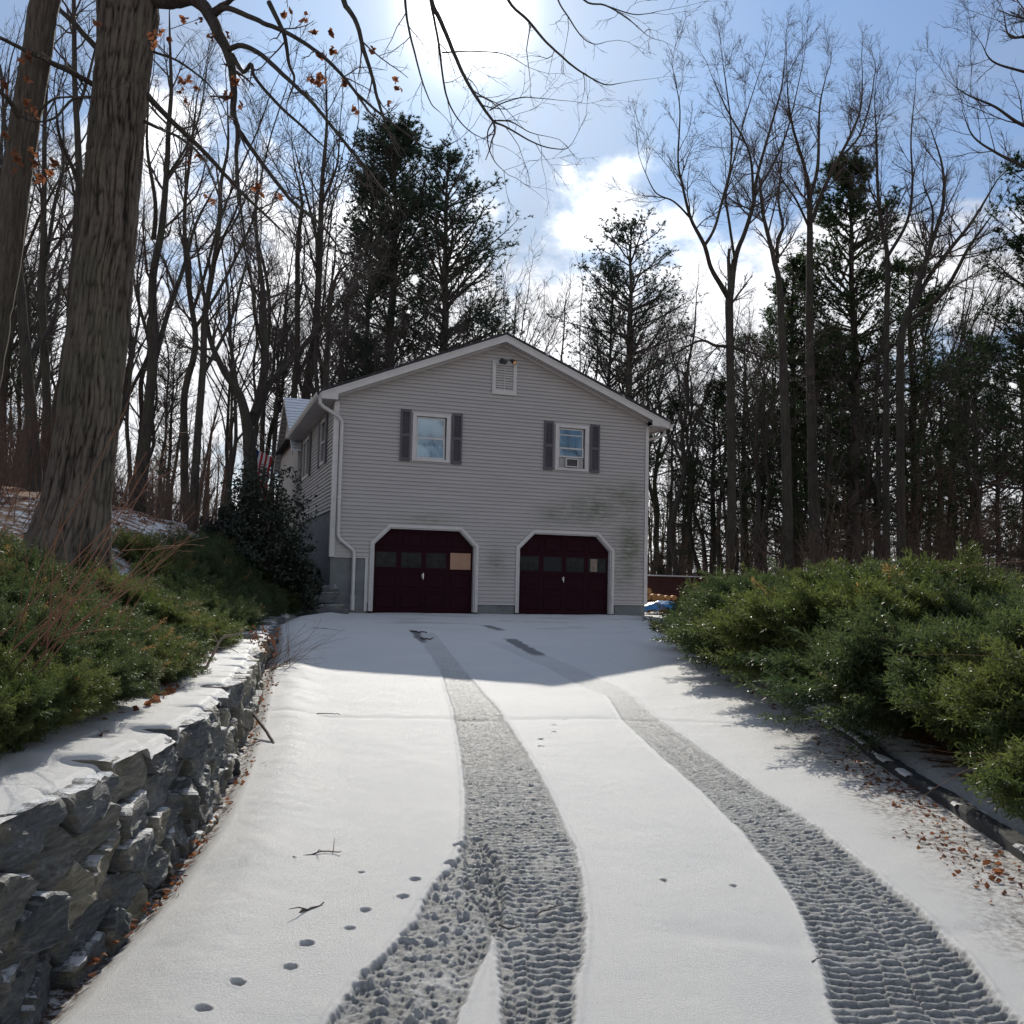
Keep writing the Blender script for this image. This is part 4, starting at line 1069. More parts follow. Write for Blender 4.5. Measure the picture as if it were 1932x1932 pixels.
    V = np.stack([G+nr*a_*(1 if G[0, 1] > G[-1, 1] else 1)+A([0, 0, 1])*(h+.02*(fbm(G[:, 1:2]*9+j, G[:, 1:2]*3, j)-.5)) for j, (a_, h) in enumerate(prof)], 1)
    k = len(prof); idx = np.arange(n*k).reshape(n, k); Q = np.stack([idx[:-1, :-1], idx[:-1, 1:], idx[1:, 1:], idx[1:, :-1]], -1).reshape(-1, 4)
    kb = empty('driveway_kerb', (0, 0, 0), label='low dark asphalt kerb with patchy snow along the right edge of the driveway', cat='kerb')
    obj('kerb_body', mesh_of('kerb_body', V.reshape(-1, 3), Q, None, False, M['asph']), kb)
    # snow lying on it, in broken lengths
    sn = MB()
    g = G+A([0, 0, .066]); wv = .045*(.3+1.2*fbm(G[:, 1]*5, G[:, 0]*0+2, 4)); on = fbm(G[:, 1]*3.4, G[:, 0]*0, 8) > .44
    off = nr*.045
    rows = np.stack([g+off-nr*wv[:, None], g+off-nr*wv[:, None]*.6+A([0, 0, .012]), g+off+nr*wv[:, None]*.6+A([0, 0, .014]), g+off+nr*wv[:, None]], 1)
    idx = np.arange(n*4).reshape(n, 4); Q = np.stack([idx[:-1, :-1], idx[:-1, 1:], idx[1:, 1:], idx[1:, :-1]], -1); Q = Q[on[:-1]].reshape(-1, 4)
    sn.add(rows.reshape(-1, 3), Q); obj('snow', sn.mesh('snow', M['snow'], True), kb)
build_by_house()

# ------------------------------------------------------------------ trees
def U1(p): return (p[0]*.3472, p[1]*.3472)                   # (the three systems the outlines were measured in)
def U2(p): return (587+p[0]*.3472, p[1]*.3472)
def U3(p): return (1257.7+p[0]*.3489, p[1]*.3489)
def U5(p): return (p[0]*.3472, 587+p[1]*.3472)
def U6(p): return (1216+p[0]*.3706, 587+p[1]*.3706)
def smooth_line(P, r, per=4):
    """Catmull-Rom through measured points"""
    P = A(P); r = A(r, dtype=float); n = len(P)
    if n == 2: per = max(per, 5)
    out = []; ro = []
    Q = np.vstack([2*P[0]-P[1], P, 2*P[-1]-P[-2]])
    for i in range(n-1):
        p0, p1, p2, p3 = Q[i:i+4]
        for k in range(per):
            t = k/per
            out.append(.5*((2*p1)+(-p0+p2)*t+(2*p0-5*p1+4*p2-p3)*t*t+(-p0+3*p1-3*p2+p3)*t**3)); ro.append(r[i]*(1-t)+r[i+1]*t)
    out.append(P[-1]); ro.append(r[-1])
    return A(out), A(ro)
def line_G(Pn, r):
    d = norm(np.gradient(Pn, axis=0)); return Pn[:, None, :], r[:, None], d[:, None, :]
def crown_from(lines, rng, lv, trop=.06, tmin=.25, tw=(.35, .5), extra=None):
    """twigs for a set of limb centre lines; lv = (branches per metre, length1, k2, k3)"""
    segs = []
    dens, L1, k2, k3 = lv[:4]; wob = lv[4] if len(lv) > 4 else .11; rmin = lv[5] if len(lv) > 5 else .0032
    P0, d0, l0, r0 = [], [], [], []
    for (Pn, r, t0) in lines:
        L = np.linalg.norm(np.diff(Pn, axis=0), axis=1).sum(); n = max(2, int(L*(1-t0)*dens))
        p, d, l, rr = spawn(line_G(Pn, r), n, t0, .75, .3, .5, rng)
        ln = L1*rng.uniform(.45, 1.25, len(l))
        P0.append(p); d0.append(d); l0.append(ln); r0.append(np.clip(rr, rmin*1.2, .05))
        # the limb's own tip goes on as a fine branch
        P0.append(Pn[-1:]); d0.append(norm(Pn[-1:]-Pn[-2:-1])); l0.append(A([L1*1.1])); r0.append(np.maximum(r[-1:], rmin))
    P0, d0, l0, r0 = map(np.concatenate, (P0, d0, l0, r0))
    G1 = grow(P0, d0, l0, np.maximum(r0, rmin*1.3), 5, wob, (0, 0, trop), rng, .7); segs.append((G1[0], G1[1], 4))
    p, d, l, r = spawn(G1, k2, .15, .65, tw[1], .6, rng); G2 = grow(p, d, l, np.clip(r, rmin, .02), 4, wob*1.1, (0, 0, trop), rng, .6); segs.append((G2[0], G2[1], 3))
    if k3:
        p, d, l, r = spawn(G2, k3, .15, .65, tw[1], .6, rng); G3 = grow(p, d, l, np.clip(r, rmin*.75, .008), 3, wob*1.2, (0, 0, trop), rng, .5); segs.append((G3[0], G3[1], 3))
        return segs, G3
    return segs, G2
def segs_mesh(nm, segs, mat):
    b = MB()
    for (P, r, m_) in segs:
        V, Q = tubes(P, r, m_); b.add(V, Q)
    return b.mesh(nm, mat, True)
def limbs_mesh(nm, lines, mat, m_=10):
    b = MB()
    for (Pn, r, _) in lines:
        V, Q = tubes(Pn[:, None, :], r[:, None], m_); b.add(V, Q)
    return b.mesh(nm, mat, True)
def shift(lines_or_segs, o, segs=False):
    if segs: return [(P-o, r, m_) for (P, r, m_) in lines_or_segs]
    return [(P-o, r, t) for (P, r, t) in lines_or_segs]

def traced_tree(name, label, Y, limbs, lv, rng, group=None, bark='bark', trop=.06, sub=.0, cat='tree', m_=10, tips=False):
    """limbs: (points in picture pixels, (radius px start, end), crown start 0..1, (depth offset start, end))"""
    lines = []
    for (pts, rad, t0, off) in limbs:
        n = len(pts); ys = Y+np.linspace(off[0], off[1], n)
        P = A([at(u, v, y) for (u, v), y in zip(pts, ys)])
        rr = np.linspace(rad[0], rad[1], n) if len(rad) == 2 else A(rad)
        rr = rr/F_PX*ys*(.84 if limbs[0][0][0][0] > 1300 else .95)
        Pn, r = smooth_line(P, rr, 5)
        k = len(Pn); jit = rng.normal(0, 1, (k, 3)); jit = (jit+np.roll(jit, 1, 0)+np.roll(jit, 2, 0)+np.roll(jit, 3, 0))*.5*(r[:, None]*.07); jit[0] = 0; Pn = Pn+jit
        lines.append((Pn, r, t0))
    base = lines[0][0][0].copy()
    g = hz(base[0], base[1])
    # carry the trunk down to the soil, with a root flare
    P, r, t0 = lines[0]
    while P[0][2] < hz(P[0][0], P[0][1])-.05 and len(P) > 6: P = P[1:]; r = r[1:]
    base = P[0].copy(); g = hz(base[0], base[1]); foot = A([base[0], base[1], min(g, base[2])-.15])
    if True:
        foot = A([base[0]+(base[0]-P[2][0])*.05, base[1], min(g, base[2])-.15])
        if base[2]-g > .3:
            add = A([foot, foot+(base-foot)*.4]); P = np.vstack([add, P]); r = np.concatenate([[r[0]*1.35, r[0]*1.08], r])
        else:
            P = np.vstack([foot[None], P]); r = np.concatenate([[r[0]*1.12], r])
        lines[0] = (P, r, t0)
    root = empty(name, tuple(foot), label=label, cat=cat, group=group)
    lines = shift(lines, foot)
    obj('trunk', limbs_mesh('trunk', lines[:1], M[bark], max(m_, 12)), root)
    for ln_ in lines[1:]: obj('limb', limbs_mesh('limb', [ln_], M[bark], m_), root)
    segs, G = crown_from(lines, rng, lv, trop) if len(lv) else ([], None)
    obj('crown', segs_mesh('crown', segs, M['twig']), root)
    return root, foot, lines

# archetypes of bare woodland trees, 20 m tall
def bare_type(seed, Ht=20., r0=.19, fork=.45, nl=4, spread=.35, dens=2.0, L1=1.9, k2=6, k3=4, lean=0.0, rmin=.006):
    rng = rs(seed)
    n = 10; z = np.linspace(0, Ht*.82, n); w = np.cumsum(rng.normal(0, .24, (n, 2)), axis=0); w -= w[0]
    P = np.stack([w[:, 0]+lean*z, w[:, 1], z], 1); r = r0*(1-z/(Ht*.9))**.75*1.0; r[0] *= 1.3; r = np.maximum(r, .02)
    Pn, rr = smooth_line(P, r, 3); lines = [(Pn, rr, .45)]
    for i in range(nl):
        t = rng.uniform(fork, fork+.35); k = int(t*(len(Pn)-1)); d = A([rng.normal(), rng.normal(), 0]); d /= np.linalg.norm(d)
        L = Ht*(.98-t*.8)*rng.uniform(.6, .85); q = [Pn[k]]; dd = norm(d*spread*1.6+A([0, 0, 1]))
        for j in range(6): dd = norm(dd+rng.normal(0, .10, 3)+A([0, 0, .07])); q.append(q[-1]+dd*L/6)
        a, b = smooth_line(A(q), np.linspace(rr[k]*.62, .018, 7), 2); lines.append((a, b, .25))
    segs, _ = crown_from(lines, rng, (dens, L1, k2, k3, .12, rmin), .07)
    return mesh_of_lines(lines), segs_mesh('crown', segs, M['twig'])
def mesh_of_lines(lines): return limbs_mesh('trunk', lines, M['bark'], 8)

def pine_parts(seed, Ht=20., r0=.22, prof=None, nb=95, zmin=.2, dens=1.0, up=(.0, .55), nlen=.15, nw=.034, ksub=12, tuftn=8, mat='pine'):
    """white pine: whorled limbs, needle tufts at the shoots"""
    rng = rs(seed)
    n = 12; z = np.linspace(0, Ht, n); w = np.cumsum(rng.normal(0, .05, (n, 2)), axis=0); w -= w[0]
    r = r0*(1-z/Ht)**.8+.015; P = np.stack([w[:, 0], w[:, 1], z], 1); Pn, rr = smooth_line(P, r, 3)
    trunk = limbs_mesh('trunk', [(Pn, rr, 0)], M['pinebark'], 12)
    zs = zmin*Ht+(Ht*.985-zmin*Ht)*np.sort(rng.rand(nb))**.85
    t = zs/Ht; az = rng.uniform(0, 2*math.pi, nb)
    L = np.interp(t, prof[0], prof[1])*Ht*rng.uniform(.6, 1.15, nb)
    el = up[0]+(up[1]-up[0])*t+rng.normal(0, .12, nb)
    d = np.stack([np.cos(az)*np.cos(el), np.sin(az)*np.cos(el), np.sin(el)], 1)
    P0 = np.stack([np.interp(zs, Pn[:, 2], Pn[:, 0]), np.interp(zs, Pn[:, 2], Pn[:, 1]), zs], 1)
    G1 = grow(P0, d, L, .018+.012*L, 6, .06, (0, 0, .07), rng, .85)
    p, d2, l2, r2 = spawn(G1, ksub, .22, .75, .34, .5, rng, flat=.55)
    l2 = np.maximum(l2, .35)
    G2 = grow(p, d2, l2, np.clip(r2, .006, .02), 4, .10, (0, 0, .10), rng, .6)
    br = segs_mesh('branches', [(G1[0], G1[1], 5), (G2[0], G2[1], 3)], M['pinebark'])
    # tufts
    T = []; D = []
    for k in (2, 3, 4):
        T.append(G2[0][k]); D.append(G2[2][k])
    for k in (5, 6): T.append(G1[0][k]); D.append(G1[2][k])
    T = np.concatenate(T); D = np.concatenate(D); keep = rng.rand(len(T)) < dens; T, D = T[keep], D[keep]
    T = T+rng.normal(0, .03, T.shape)
    N = len(T); K2 = tuftn
    dd = np.repeat(D, K2, 0)+rng.normal(0, .62, (N*K2, 3)); dd = norm(dd); b = norm(np.cross(dd, rng.normal(0, 1, dd.shape)))
    tp = np.repeat(T, K2, 0); ln = nlen*rng.uniform(.7, 1.3, N*K2)[:, None]
    V = np.stack([tp-b*nw/2, tp+b*nw/2, tp+dd*ln], 1).reshape(-1, 3)
    F = np.arange(len(V)).reshape(-1, 3)
    tint = np.repeat(np.clip(np.repeat(rng.rand(N), K2)*.7+rng.rand(N*K2)*.25, 0, 1), 3)
    fo = mesh_of('needles', V, F, {'tint': tint}, False, M[mat])
    return trunk, br, fo
def place_tree(name, label, parts, loc, sc=1., rz=0., group=None, sxy=None, lean=0., cat='tree'):
    root = empty(name, tuple(loc), rz, label=label, cat=cat, group=group); root['_auto'] = 1 if group else 0; root.scale = (sxy or sc, sxy or sc, sc); root.rotation_euler = (0, lean, rz)
    for nm, me in parts: obj(nm, me, root)
    return root

def big_trees():
    rng = rs(77)
    # ---- the big oak in front, left
    tr = [((135, 1035), ), ]
    oakpts = [(128, 1030), (143, 950), (158, 860), (172, 740), (188, 600), (203, 450), (214, 320), (225, 200), (236, 90), (242, 20), (246, -70), (248, -200), (252, -420)]
    oakr = [72, 60, 55, 53, 52, 50.5, 49.5, 49, 50, 56, 46, 34, 18]
    limbs = [(oakpts, oakr, .9, (0, 0))]
    def L(f, pts, rad, t0=.1, off=(0, 0)): limbs.append(([f(p) for p in pts], rad, t0, off))
    I = lambda p: p
    L(U1, [(800, -40), (900, 10), (1040, -5), (1140, 50), (1205, 190), (1250, 300), (1275, 450), (1275, 620), (1300, 720), (1290, 900), (1320, 1200), (1350, 1400)], [17, 15, 14, 12.5, 11, 9, 7, 6, 5, 3.5, 2.4, 1.2], .3, (0, -1.8))
    L(U1, [(1298, 710), (1400, 850), (1500, 980), (1600, 1100), (1740, 1210), (1830, 1330)], [4.6, 4, 3.8, 3.5, 3, 1.5], .2, (-1.2, -2.2))
    L(U1, [(1245, 268), (1320, 252), (1430, 300), (1520, 380), (1600, 460), (1700, 560), (1800, 680), (1932, 840), (2010, 930)], [5.5, 5, 4.6, 4.4, 4, 3.6, 3.3, 2.6, 1.2], .15, (-1, -2.6))
    L(U1, [(1262, 300), (1320, 388), (1362, 352), (1385, 420), (1500, 560), (1650, 700), (1795, 830)], [4.5, 4.2, 4, 3.2, 3, 2.5, 1], .3, (-1, -1.6))
    L(U1, [(1165, 82), (1230, 45), (1340, 90), (1450, 140), (1570, 190), (1700, 270), (1830, 380), (1932, 500)], [6, 5.5, 5, 4.6, 4.2, 3.8, 3.4, 2.8], .15, (-.6, -1.8))
    L(U2, [(240, 500), (400, 640), (520, 730), (620, 800), (720, 795), (800, 760)], [2.8, 2.4, 2, 1.6, 1.2, .7], .1, (-1.8, -2.4))
    L(U1, [(1160, 60), (1230, 15), (1290, -20), (1450, -60)], [6, 5, 4.5, 4], .5, (-.6, -1))
    L(U1, [(1460, 10), (1540, 170), (1570, 340), (1600, 430), (1560, 560)], [5, 4.2, 3.2, 2.4, 1], .2, (-1, -1.4))
    L(U1, [(795, 510), (950, 680), (1080, 800), (1200, 930), (1300, 1040), (1420, 1150), (1560, 1280)], [6, 5, 4.4, 3.8, 3.2, 2.6, 1.2], .15, (0, 1.8))
    L(U1, [(790, 660), (900, 710), (1000, 760), (1100, 850), (1160, 980)], [3.5, 3, 2.5, 2, 1], .15, (0, -1.8))
    L(U1, [(830, 280), (960, 330), (1090, 420), (1180, 520), (1240, 640)], [2.6, 2.2, 1.8, 1.4, .8], .15, (0, -1))
    L(U1, [(560, 290), (450, 180), (380, 100), (300, 30), (200, -60)], [6, 5.5, 5, 4.6, 3], .2, (0, .6))
    L(U1, [(560, 500), (400, 400), (250, 330), (120, 270), (0, 210), (-120, 180)], [5.5, 5, 4.5, 4, 3.6, 2.4], .15, (0, -1.4))
    L(U1, [(550, 530), (400, 540), (300, 640), (180, 660), (60, 600)], [3, 2.6, 2.4, 1.8, 1], .15, (0, -1.6))
    # boughs passing above the picture, from which the hanging branches come
    L(I, [(244, -60), (420, -170), (620, -215), (860, -240), (1090, -225), (1330, -190)], [26, 20, 15, 12, 9, 5], .4, (0, -2.6))
    L(U2, [(60, -600), (130, -250), (180, 0), (240, 100), (290, 270), (330, 400), (370, 560), (410, 690), (450, 790)], [8, 6.5, 5.4, 4.6, 4.2, 3.6, 3, 2.2, 1], .3, (-1.2, -2.2))
    L(U2, [(420, -650), (480, -250), (505, 0), (520, 130), (560, 290), (600, 430), (650, 560), (700, 610)], [5, 3.6, 2.7, 2.3, 1.9, 1.5, 1.1, .7], .35, (-1.4, -2.2))
    L(U2, [(560, -670), (620, -250), (650, 0), (700, 120), (760, 260), (820, 390), (880, 500), (940, 590), (990, 660)], [8, 6, 4.8, 4.5, 4, 3.5, 3.2, 2.9, 2.6], .35, (-1.5, -2.6))
    L(U2, [(990, 660), (1080, 700), (1180, 760), (1280, 800), (1380, 810), (1422, 775)], [2.2, 1.8, 1.5, 1.2, .9, .5], .1, (-2.6, -2.8))
    L(U2, [(652, 20), (690, 220), (712, 400), (740, 540), (800, 650), (870, 720), (950, 760)], [2.6, 2.4, 2, 1.7, 1.3, 1, .6], .1, (-1.8, -2.8))
    L(U2, [(990, 658), (960, 720), (965, 800), (1000, 880), (1070, 950)], [1.6, 1.3, 1.1, .9, .5], .15, (-2.6, -2.8))
    L(U2, [(970, 600), (1040, 560), (1150, 530), (1250, 535), (1352, 545)], [1.5, 1.3, 1.0, .8, .5], .1, (-2.5, -2.9))
    L(U2, [(990, 655), (1090, 665), (1190, 720), (1300, 745)], [1.5, 1.2, .9, .5], .1, (-2.6, -3.0))
    L(U2, [(712, 285), (800, 282), (900, 280), (1050, 295), (1180, 365)], [1.6, 1.4, 1.2, .9, .5], .1, (-2.1, -2.6))
    L(U2, [(880, -660), (1000, -200), (1070, 0), (1180, 110), (1280, 230), (1400, 340), (1500, 410), (1600, 460), (1692, 450)], [5, 3.6, 3, 2.6, 2.3, 2, 1.6, 1.2, .6], .35, (-2, -3))
    L(U2, [(1240, -620), (1300, -180), (1340, 0), (1400, 100), (1470, 200), (1540, 240), (1612, 225)], [3.4, 2.2, 1.6, 1.4, 1.1, .9, .5], .35, (-2.3, -3))
    L(U2, [(1180, -650), (1350, -200), (1480, 0), (1600, 30), (1720, 100), (1822, 190)], [4, 2.8, 1.9, 1.6, 1.2, .6], .45, (-2.3, -3.2))
    L(U2, [(1600, 30), (1740, 75), (1820, 75), (1892, 60)], [1.4, 1.1, .8, .5], .1, (-3, -3.2))
    root, foot, lines = traced_tree('oak_tree', 'massive oak with thick furrowed trunk standing behind the juniper bed on the left bank', 11.6, limbs, (), rng, bark='oakbark', m_=10, cat='oak tree') if False else (None, None, None)
    # build it by hand so that trunk and limbs differ
    lines = []
    for (pts, rad, t0, off) in limbs:
        n = len(pts); ys = 11.6+np.linspace(off[0], off[1], n); P = A([at(u, v, y) for (u, v), y in zip(pts, ys)])
        rr = (np.linspace(rad[0], rad[1], n) if len(rad) == 2 else A(rad, dtype=float))/F_PX*ys
        Pn, r = smooth_line(P, rr, 5); k = len(Pn)
        if lines:
            w = np.cumsum(rng.normal(0, 1, (k, 3)), axis=0)*r[:, None]*.10; w -= np.linspace(0, 1, k)[:, None]*w[-1]; Pn = Pn+w
        lines.append((Pn, r, t0))
    foot = lines[0][0][0].copy(); foot[2] = hz(foot[0], foot[1])-.1
    root = empty('oak_tree', tuple(foot), label='massive oak with thick furrowed trunk standing behind the juniper bed on the left bank', cat='oak tree')
    lines = shift(lines, foot)
    # trunk skin with real furrows and a root flare
    P, r, _ = lines[0]; zt = P[:, 2]
    k = 460; zz = np.linspace(-.15, zt.max(), k); m_ = 280; an = np.linspace(0, 2*math.pi, m_, endpoint=False)
    cx, cy, rr = np.interp(zz, zt, P[:, 0]), np.interp(zz, zt, P[:, 1]), np.interp(zz, zt, r)
    AN, ZZ = np.meshgrid(an, zz)
    fl = 1+.30*np.exp(-(ZZ+.05)/.38)*(.55+.45*np.cos(AN*5+1.3*np.sin(ZZ)))
    xx, yy = np.cos(AN), np.sin(AN)
    # furrows: noise stretched along the stem, wrapped without seam
    q = np.zeros_like(AN)
    for i, (fr, fz, w) in enumerate(((19, 1.3, .45), (34, 3.4, .7), (60, 8, .4))):
        a1 = AN/(2*math.pi)*fr; wob = .55*np.sin(ZZ*2.1+i)+.3*np.sin(ZZ*5.3)
        n1 = vn(np.mod(a1*2+wob+200*fr, fr*2), ZZ*fz, 60+i); n2 = vn(np.mod(a1*2+wob+fr+200*fr, fr*2), ZZ*fz, 90+i)
        q += w*np.minimum(1, np.abs(n1*2-1)*2.2)
    q = q/1.45
    rad_ = rr[:, None]*fl*(1-.0)+(.034*(q-.5))
    X = cx[:, None]+rad_*xx; Y = cy[:, None]+rad_*yy
    V = np.stack([X, Y, ZZ], -1).reshape(-1, 3); idx = np.arange(k*m_).reshape(k, m_); nx = np.roll(idx, -1, 1)
    Q = np.stack([idx[:-1], nx[:-1], nx[1:], idx[1:]], -1).reshape(-1, 4)
    obj('trunk', mesh_of('trunk', V, Q, {'tint': q.ravel()}, True, M['oaktrunk']), root)
    for ln_ in lines[1:]: obj('limb', limbs_mesh('limb', [ln_], M['bark'], 9), root)
    segs, G = crown_from(lines[1:], rng, (2.4, .62, 3, 2, .16, .0022), -.02, .15)
    obj('crown', segs_mesh('crown', segs, M['twig']), root)
    # knot burls
    # clinging orange leaves
    pts = [U1(p) for p in ((840, 180), (840, 245), (915, 215), (1000, 95), (1080, 120), (1145, 200), (1240, 185), (985, 440), (1030, 430), (1065, 495), (975, 500), (1015, 550), (1230, 540), (1230, 510), (1305, 575), (1270, 440), (1025, 880), (1085, 845), (1115, 1065), (1160, 1100), (1515, 1075), (1430, 1055), (1400, 1020), (1700, 165), (1740, 310), (1795, 180), (1810, 280), (1740, 425), (1695, 430), (1720, 460), (1875, 450), (525, 135), (1540, 75), (1580, 60), (1650, 100), (870, 180), (1280, 450))]
    pts += [U2(p) for p in ((105, 180), (20, 175), (50, 305), (120, 275), (50, 420), (10, 435), (330, 280), (180, 445), (460, 440), (475, 485), (240, 600), (420, 560))]
    big = [U1(p) for p in ((150, 300), (130, 330), (150, 440), (40, 490), (20, 455), (150, 545), (150, 590), (190, 620), (205, 630), (30, 750), (80, 800), (170, 820), (180, 850), (85, 870), (110, 885), (195, 905), (215, 965), (290, 880), (285, 930), (75, 930))]
    LP = []
    for p in pts:
        for k in range(rng.randint(3, 7)): LP.append(at(p[0]+rng.normal(0, 3), p[1]+rng.normal(0, 3.5), 10.4)-foot)
    for p in big:
        for k in range(rng.randint(2, 5)): LP.append(at(p[0]+rng.normal(0, 3.5), p[1]+rng.normal(0, 5), 8.6)-foot)
    V, F, F3 = leaf_quads(A(LP), .085, rng, 1.0, .5); obj('dead_leaves', mesh_of('dead_leaves', V, [F, F3], {'tint': np.repeat(rng.rand(len(LP))*.9, 7)}, False, M['deadleaf']), root)
    # leafy spray in front of the second trunk
    # ---- leaning trunk at the left edge
    T2 = [([(-62, 900), (-45, 800), (-18, 640), (2, 520), (20, 400), (40, 270), (62, 140), (86, 0), (104, -120), (118, -300)], [38, 34, 31, 30, 29, 28.5, 29, 28, 24, 14], .9, (0, 0)),
          ([U1((130, 700)), U1((60, 560)), U1((0, 500)), U1((-90, 430))], [6, 5, 4, 3], .3, (0, -1)),
          ([U1((270, 340)), U1((340, 360)), U1((400, 390)), U1((440, 440))], [5, 4, 3, 2], .3, (0, .5)),
          ([U1((180, 640)), U1((260, 560)), U1((330, 530)), U1((500, 530))], [3, 2.6, 2.2, 1.4], .2, (0, -.8))]
    traced_tree('oak_tree', 'dark oak trunk leaning right at the left edge with orange leaves in front', 11.2, T2, (2.2, .9, 4, 3, .15, .0028), rng, bark='oakbark', cat='oak tree')

    def tt(label, Y, limbs, lv, group=None, bark='bark', trop=.06, name='bare_tree'):
        return traced_tree(name, label, Y, limbs, lv, rng, group, bark, trop)
    # ---- left woods
    tt('straight dark trunked tree just right of the big oak, leaning a little, forking high up', 25.5, [
        ([U5((762, 1000)), U5((790, 700)), U5((818, 400)), U5((832, 120)), U1((830, 1500)), U1((880, 1250)), U1((908, 900)), U1((915, 700)), U1((930, 500)), U1((925, 300)), U1((920, 60))], [12.5, 11, 10, 9.5, 8, 7, 5.5, 5, 4, 3, 1.2], .4, (0, 0)),
        ([U5((835, 300)), U1((900, 1740)), U1((1005, 1430)), U1((1060, 1230)), U1((1150, 1050))], [6, 5, 4, 3, 1.5], .2, (0, 2)),
        ([U1((835, 1300)), U1((845, 1100)), U1((800, 800)), U1((810, 500))], [5, 4, 3, 1.2], .3, (0, -1.5)),
        ([U1((915, 950)), U1((1000, 820)), U1((1080, 640)), U1((1120, 430))], [3.2, 2.6, 2, 1], .2, (0, 2))], (1.8, 2.0, 7, 5, .13, .0055))
    tt('slender straight tree between the big oak and the dark shrub', 24.0, [
        ([U5((1048, 1085)), U5((1080, 600)), U5((1105, 250)), U5((1115, 0)), U1((1150, 1500)), U1((1188, 1250)), U1((1200, 1000)), U1((1240, 800)), U1((1235, 560))], [8.5, 7.5, 6.8, 6.2, 5.5, 4.6, 3.8, 2.8, 1.2], .5, (0, 0)),
        ([U5((1110, 330)), U1((1250, 1750)), U1((1320, 1500)), U1((1350, 1380))], [4, 3.2, 2.5, 1.2], .2, (0, 2)),
        ([U1((1150, 1480)), U1((1210, 1300)), U1((1280, 1150)), U1((1330, 1000))], [3.4, 2.8, 2, 1], .2, (0, -2))], (1.8, 1.9, 7, 5, .13, .0055))
    tt('many stemmed tree spreading upward behind the dark shrub left of the house', 31.0, [
        ([U5((1362, 830)), U5((1345, 620)), U5((1300, 450)), U5((1220, 330)), U5((1140, 150)), U5((1110, -80)), U1((1050, 1200))], [14, 11, 8, 6.5, 5, 3.5, 1.5], .4, (0, -1)),
        ([U5((1350, 620)), U5((1400, 500)), U5((1440, 300)), U5((1430, 0)), U1((1430, 1600)), U1((1400, 1350)), U1((1390, 1150)), U1((1400, 900))], [10, 9, 8.5, 7.5, 5.5, 4, 3, 1.2], .3, (0, 1)),
        ([U5((1380, 560)), U5((1450, 410)), U5((1560, 290)), U5((1680, 150)), U5((1790, 0)), U1((1880, 1600))], [8, 6.5, 5, 4, 3, 1.4], .3, (0, 2)),
        ([U5((1430, 200)), U5((1390, 40)), U1((1370, 1560)), U1((1320, 1300))], [4.5, 4, 3, 1.4], .2, (0, -2)),
        ([U5((1290, 420)), U5((1250, 150)), U1((1240, 1600)), U1((1200, 1300))], [4, 3.4, 2.6, 1.4], .2, (0, 3))], (1.7, 2.2, 7, 5, .13, .007))
    tt('tall trunk rising behind the snowy wing roof, larger of the neighbouring stems', 47.0, [
        ([U5((1655, 600)), U5((1662, 460)), U5((1700, 200)), U5((1722, 0)), U1((1740, 1300)), U1((1750, 1000)), U1((1775, 700)), U1((1770, 450))], [10, 9, 8, 7, 6, 4.5, 3, 1], .35, (0, 0)),
        ([U1((1730, 1330)), U1((1650, 1000)), U1((1600, 800))], [3.4, 2.2, 1], .2, (0, 2)), ([U1((1750, 1100)), U1((1830, 900)), U1((1850, 640))], [3.4, 2.2, 1], .2, (0, -2))], (1.6, 2.4, 7, 5, .13, .0095))
    tt('thin trunk left of the larger stem above the snowy wing roof', 46.0, [
        ([U5((1595, 600)), U5((1600, 460)), U5((1615, 200)), U1((1618, 1350)), U1((1640, 1100)), U1((1600, 900))], [7, 6.2, 5.6, 4.8, 3, 1.2], .3, (0, 0))], (1.6, 2.2, 7, 4, .13, .0095))
    tt('curved thin tree standing directly behind the left roof slope', 44.0, [
        ([U5((1765, 600)), U5((1770, 400)), U5((1780, 200)), U5((1792, 0)), U1((1830, 1500)), U1((1932, 1400))], [6.5, 6, 5.4, 4.5, 3, 1], .3, (0, 0)),
        ([U5((1780, 180)), U1((1880, 1700)), U1((1960, 1550))], [3, 2, 1], .2, (0, 2))], (1.6, 2.0, 6, 4, .13, .009))
    tt('grey trunk pair left of the big oak, the right stem', 24.0, [
        ([U5((262, 800)), U5((250, 400)), U5((232, 0)), U1((228, 1500)), U1((240, 1000)), U1((250, 500)), U1((300, 0))], [10, 8, 7, 6.2, 5, 4, 3], .4, (0, 0)),
        ([U1((235, 1500)), U1((300, 1100)), U1((345, 900)), U1((340, 600))], [4.5, 3.5, 3, 1.5], .2, (0, 1.6))], (1.7, 1.7, 6, 5, .13, .005))
    tt('grey trunk pair left of the big oak, the left stem', 22.0, [
        ([U5((190, 870)), U5((165, 500)), U5((120, 0)), U1((105, 1500)), U1((60, 1100)), U1((30, 700))], [14, 11, 9.5, 8, 6, 4], .4, (0, 0)),
        ([U5((150, 330)), U5((200, 180)), U5((290, 60)), U1((330, 1500))], [6, 5, 4, 3], .2, (0, 1.6))], (1.7, 1.7, 6, 5, .13, .005))
    tt('tall dark tree seen between the leaning trunk and the big oak', 21.0, [
        ([(112, 900), (120, 700), U1((395, 1700)), U1((420, 1200)), U1((428, 900)), U1((408, 500)), U1((402, 100)), U1((400, -200))], [11, 10, 9, 8, 7, 5.5, 4.5, 3], .4, (0, 0)),
        ([U1((425, 980)), U1((330, 760)), U1((300, 560))], [4.5, 3.5, 1.5], .2, (0, -1.5)), ([U1((410, 640)), U1((480, 420)), U1((540, 160))], [4, 3, 1.5], .2, (0, 1))], (1.7, 1.6, 6, 5, .13, .0045))
    # ---- right
    lv = (2.2, 2.0, 9, 7, .13, .0055)
